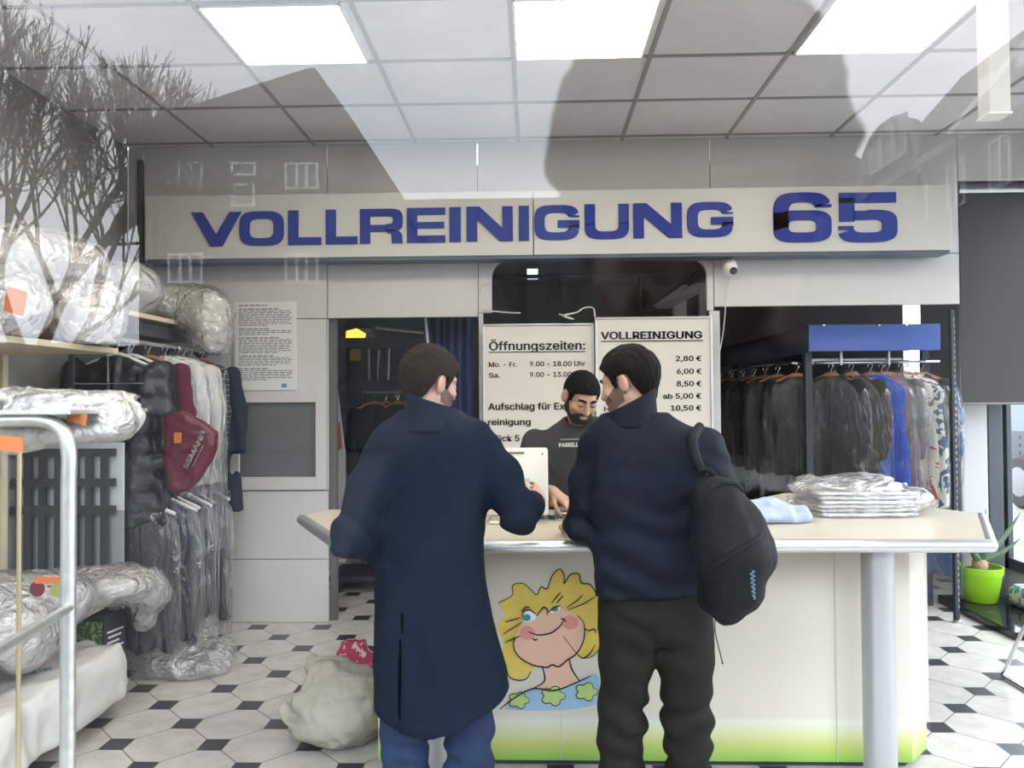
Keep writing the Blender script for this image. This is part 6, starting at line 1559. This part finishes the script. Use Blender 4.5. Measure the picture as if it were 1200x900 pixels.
cz = A(738, 480, d); S.put(collar_fn(cz[0], d, A(738, 500, d)[2], A(738, 469, d)[2], .086, .093, .0075, .010, .035, .045), (cz[0] - .16, d - .16, cz[2] - .1), (cz[0] + .16, d + .16, cz[2] + .12), .002)
S.build('collar', C_jack, pj)
C_trou = cloth('dark_green_chino', (.0085, .0098, .0070), .8, var=.15, vscale=8, bump=.25, bscale=240)
S = SDF((.05, d - .24, .05), (.85, d + .24, 1.02), .009)
S.stack(rows(d, [(680, 702, 830, .125), (715, 701, 832, .13), (738, 702, 832, .12), (750, 706, 830, .10)]), k=.03)
for q, pts_, rr_ in ((0, [(738, 735), (735, 770), (728, 845), (727, 905)], [.098, .098, .080, .080]), (1, [(799, 735), (802, 770), (805, 845), (807, 905)], [.098, .098, .084, .075])):
    S.chain([A(*p, d) for p in pts_] + [np.array((A(*pts_[-1], d)[0], d - .01, .08))], rr_ + [.066], .03)
    sleeve_folds(S, A(pts_[2][0], 850, d), (.3 - .6 * q, 0, 1), .007, .15, 55, q); sleeve_folds(S, A(pts_[3][0], 895, d), (.35 * (1 - 2 * q), 0, 1), .006, .12, 60, q + 3)
sleeve_folds(S, A(768, 740, d - .1), (.6, 0, 1), .005, .13, 50, 8)
S.disp(lambda X, Y, Z: .004 * fbm(X * 12, Y * 12, Z * 8, 4), .04); S.cut(lambda X, Y, Z: .07 - Z + 0 * X + 0 * Y)
S.build('trousers', C_trou, pj)
for q in (0, 1): shoe(pj, an[q][0], d, .1 * (1 - 2 * q), mat('dark_leather', (.02, .015, .012)))

# --- backpack on his right shoulder
d2 = 2.50
bk = thing('backpack', 'black backpack hanging from the right shoulder of the man in the navy zip jacket', 'backpack', (A(862, 660, d2)[0], d2, A(862, 740, d2)[2]))
C_pack = mat('black_pack_nylon', (.0060, .0068, .0095), .7, spec=.2, var=.15, bump=.35, bscale=260)
q = lambda px, py, dd=0: A(px, py, d2 + dd)
S = SDF(q(800, 745) - np.array((.02, .2, .04)), q(925, 540) + np.array((.02, .22, .05)), .007)
S.chain([q(845, 590), q(857, 640), q(862, 685)], [.082, .105, .092], .04, flat=((0, 1, 0), .95)); S.cone(q(845, 600), q(852, 712), .06, .045, .05); S.cone(q(864, 650, -.03), q(852, 715, -.02), .085, .035, .04); S.cone(q(872, 610), q(888, 655), .055, .06, .04)
S.cone(q(832, 575, .06), q(836, 700, .06), .05, .05, .04)
S.disp(lambda X, Y, Z: .007 * fbm(X * 9, Y * 9, Z * 7, 23) + .003 * ridged(X * 16, Y * 16, Z * 12, 5), .04)
bag_o = S.build('bag_body', C_pack, bk)
mb = MB(); mb.tube(smooth_path([q(836, 580, .03), q(826, 560, .08), q(815, 535, .10), q(812, 515, .14), q(820, 500, .24)], 6), .017, 10); mb.build('shoulder_strap', C_pack, bk, True)
MB().tube(smooth_path([q(842, 566, .04), q(832, 552, .03), q(822, 553, .05), q(818, 568, .06)], 6), .010, 8).build('carry_handle', C_pack, bk, True)
MB().tube(smooth_path([q(838, 720, .02), q(838, 740, .0), q(842, 758, .0), q(847, 778, .0)], 6), [.0022] * 18 + [.004], 6).build('cord', M_black, bk, True)
C_logo = mat('pack_logo_blue', (.06, .14, .24), .5)
for run in (((832, 676), (842, 661), (858, 647), (878, 636), (896, 629)), ((824, 596), (834, 578), (850, 569), (866, 570), (878, 580))):
    pts = onto(bag_o, smooth_path([q(a, b, -.1) for a, b in run], 6), -.004)
    MB().tube(pts, [.004] + [.011] * (len(pts) - 2) + [.004], 8).build('pocket_band', C_pack, bk, True)

# --- worker behind the counter
d = 3.98
o = A(681, 465, 3.86); R = headR(198, 30, -5)
pw = thing('person', 'bearded man in a dark grey t-shirt looking down behind the counter', 'person', (A(680, 600, d)[0], d, 0))
nb = A(679, 500, d - .01)
sh = [A(738, 518, d), A(627, 518, d)]                      # his left, his right
el = [A(752, 590, d - .10), A(608, 585, d - .08)]
wr = [A(712, 590, 3.66), A(648, 577, 3.66)]
hip = [A(706, 660, d), A(660, 660, d)]; kn = [np.array((hip[0][0] + .02, d, .5)), np.array((hip[1][0] - .02, d, .5))]
an = [np.array((kn[0][0], d, .09)), np.array((kn[1][0], d, .09))]
base_body(pw, SK3, R, o, nb, sh, el, wr, [((-.7, -.5, -.3), (0, -.3, 1), 1, .5), ((.75, -.40, -.50), (.35, -.35, .85), 1, .42, .12)], hip, kn, an, np.array((0, .02, 0)), h=.004, arm=(.05, .043, .029))
hair(pw, R, o, H3, nb, thick=.009, amp=.003, line=[(-.2, -.05), (-.05, -.05), (-.03, -.02), (-.012, .03), (.012, .028), (.02, -.012), (.034, -.01), (.045, .035), (.066, .052), (.085, .058), (.15, .065)]); beard(pw, R, o, BRD2, .0030); brows(pw, R, o, H3)
mb = MB()
for q_ in (-1, 1):
    mb.tube([W(R, o, (q_ * .018, .0915, -.003)), W(R, o, (q_ * .032, .0935, -.0065)), W(R, o, (q_ * .047, .087, -.002))], [.001, .0018, .001], 6)
mb.build('eyelashes', H3, pw, True)
C_tee = cloth('dark_grey_jersey', (.044, .043, .044), .85, bump=.2, bscale=300)
S = SDF((-.15, d - .30, .72), (.78, d + .26, 1.62), .0075)
S.stack(rows(d, [(488, 664, 697, .062), (495, 652, 709, .085), (504, 638, 726, .108), (522, 625, 740, .125), (560, 620, 744, .125), (610, 624, 742, .12), (650, 624, 742, .12)]), k=.025, ex=2.4)
for s0, e0 in zip(sh, el): S.chain([s0, s0 * .55 + e0 * .45, s0 * .12 + e0 * .88], [.070, .066, .062], .03)
S.cone(W(R, o, (0, -.03, -.06)), nb + np.array((0, 0, -.01)), .058, .060, .006, 's')
S.disp(lambda X, Y, Z: .006 * fbm(X * 8, Y * 8, Z * 5, 33) + .004 * np.sin(Z * 60 + X * 90) * np.exp(-((X - sh[1][0]) ** 2 + (Z - sh[1][2] + .1) ** 2) / .012), .04)
tee = S.build('t_shirt', C_tee, pw)
S = SDF((-.15, d - .25, .05), (.75, d + .25, 1.0), .010); S.stack(rows(d, [(620, 632, 734, .11), (660, 634, 732, .11)]), k=.03)
for k_ in (0, 1): S.chain([hip[k_], kn[k_], np.array((kn[k_][0], d, .08))], [.095, .075, .062], .03)
S.cut(lambda X, Y, Z: .07 - Z + 0 * X + 0 * Y); S.build('trousers', cloth('black_wool', (.014, .014, .016)), pw)
for k_ in (0, 1): shoe(pw, an[k_][0], d, PI, mat('dark_leather', (.02, .015, .012)))
def surf_text(s, pA, pB, hpx, y, m, parent, target, bold=.03):
    co, fcs = text('l', s, 0, 0, 0, 0, None, None, bold)
    a, b = P(*pA, y), P(*pB, y); u = b - a; Ln = math.hypot(u.x, u.z); u = Vector((u.x / Ln, 0, u.z / Ln)); v = Vector((-u.z, 0, u.x)); h = hpx * y / F_PX
    mn, mx = co[:, 0].min(), co[:, 0].max(); V = [a + u * ((c[0] - mn) / (mx - mn) * Ln) + v * (c[1] / CAPH * h) for c in co]
    V = onto(target, V); V = [(p[0], p[1] - (0 if c[2] < 0 else .0015), p[2]) for p, c in zip(V, co)]
    return mesh_obj('lettering', V, fcs, m, parent)
surf_text('PARRILLY', (655, 524), (682, 523), 6.5, d - .12, mat('shirt_print', (.55, .54, .52), .6), pw, tee)
surf_text('nnnnnn', (657, 516), (683, 515), 2.6, d - .12, mat('shirt_print', (.55, .54, .52)), pw, tee, 0)
wig = [A(879 + 3.2 * math.sin(k * 1.15) * (1 - .4 * k / 36) + k * .16, 667 + k * 1.0, d2 - .1) for k in range(37)]
wig = onto(bag_o, wig, .001)
MB().tube(wig, .0022, 5).build('stitched_logo', C_logo, bk)

# --- the photographer outside, mirrored as a dark outline in the glass
o = np.array((.122, -.315, 1.742)); R = headR(6, 2)
pp_ = thing('person', 'photographer outside in a dark coat, mirrored as a big dark head outline in the glass', 'person', (.12, -.36, 0))
nb = np.array((.122, -.35, 1.60)); hip = [np.array((.03, -.40, .95)), np.array((.21, -.40, .95))]
sh = [np.array((-.06, -.37, 1.50)), np.array((.30, -.37, 1.50))]; el = [np.array((-.15, -.27, 1.27)), np.array((.39, -.27, 1.27))]
wr = [np.array((.02, -.10, 1.515)), np.array((.10, -.10, 1.515))]
kn = [np.array((.02, -.38, .5)), np.array((.22, -.38, .5))]; an = [np.array((.02, -.42, .08)), np.array((.22, -.42, .08))]
base_body(pp_, skin_mat('dimmed_skin', (.24, .13, .09)), R, o, nb, sh, el, wr, [((.35, .55, 1), (-.3, -.9, .2), 1, .2), ((-.35, .55, 1), (.3, -.9, .2), -1, .2)], hip, kn, an, np.array((0, 0, 0)), h=.005)  # skin colour darkened in place of shade, keeping the mirrored face faint
hair(pp_, R, o, mat('brown_grey_hair', (.035, .03, .026), .7, bump=.8, bscale=120), nb, thick=.030, amp=.008, fr=40)
brows(pp_, R, o, H1)
S = SDF((-.36, -.66, .55), (.6, .04, 1.69), .010)
S.stack([(1.655, .122, -.33, .072, .078), (1.60, .122, -.345, .08, .085), (1.54, .122, -.36, .13, .10), (1.49, .122, -.37, .20, .125), (1.35, .122, -.38, .215, .145), (1.0, .122, -.39, .20, .145), (.62, .122, -.40, .23, .16)], k=.03)
for k_ in (0, 1): S.chain([sh[k_], el[k_], wr[k_] + np.array((0, .005, .02))], [.078, .066, .048], .035)
S.disp(lambda X, Y, Z: .006 * fbm(X * 7, Y * 7, Z * 5, 43), .05); S.build('coat', cloth('dark_photographer_coat', (.018, .018, .020)), pp_)
S = SDF((-.12, -.60, .05), (.38, -.22, .95), .011)
for k_ in (0, 1): S.chain([hip[k_], kn[k_], np.array((an[k_][0], -.40, .08))], [.095, .078, .064], .03)
S.cut(lambda X, Y, Z: .06 - Z + 0 * X + 0 * Y); S.build('trousers', cloth('black_wool', (.014, .014, .016)), pp_)
for k_ in (0, 1): shoe(pp_, an[k_][0], -.42, 0, mat('dark_leather', (.02, .015, .012)))
ph = thing('phone', 'black phone held up outside against the shop window', 'phone', (.06, -.012, 1.56))
MB().box((-.020, -.014, 1.540), (.130, -.006, 1.618), .0035).build('body', mat('black_gloss', (.012, .013, .016)), ph, True)
MB().lathe([(.011, 0), (.011, .002), (.009, .003), (0, .003)], (0, 0, 0), 18, Matrix.Translation((0.002, -.006, 1.600)) @ Matrix.Rotation(-PI / 2, 4, 'X')).lathe([(.008, 0), (.008, .002), (0, .002)], (0, 0, 0), 18, Matrix.Translation((0.002, -.006, 1.575)) @ Matrix.Rotation(-PI / 2, 4, 'X')).build('camera_lenses', M_black, ph, True)
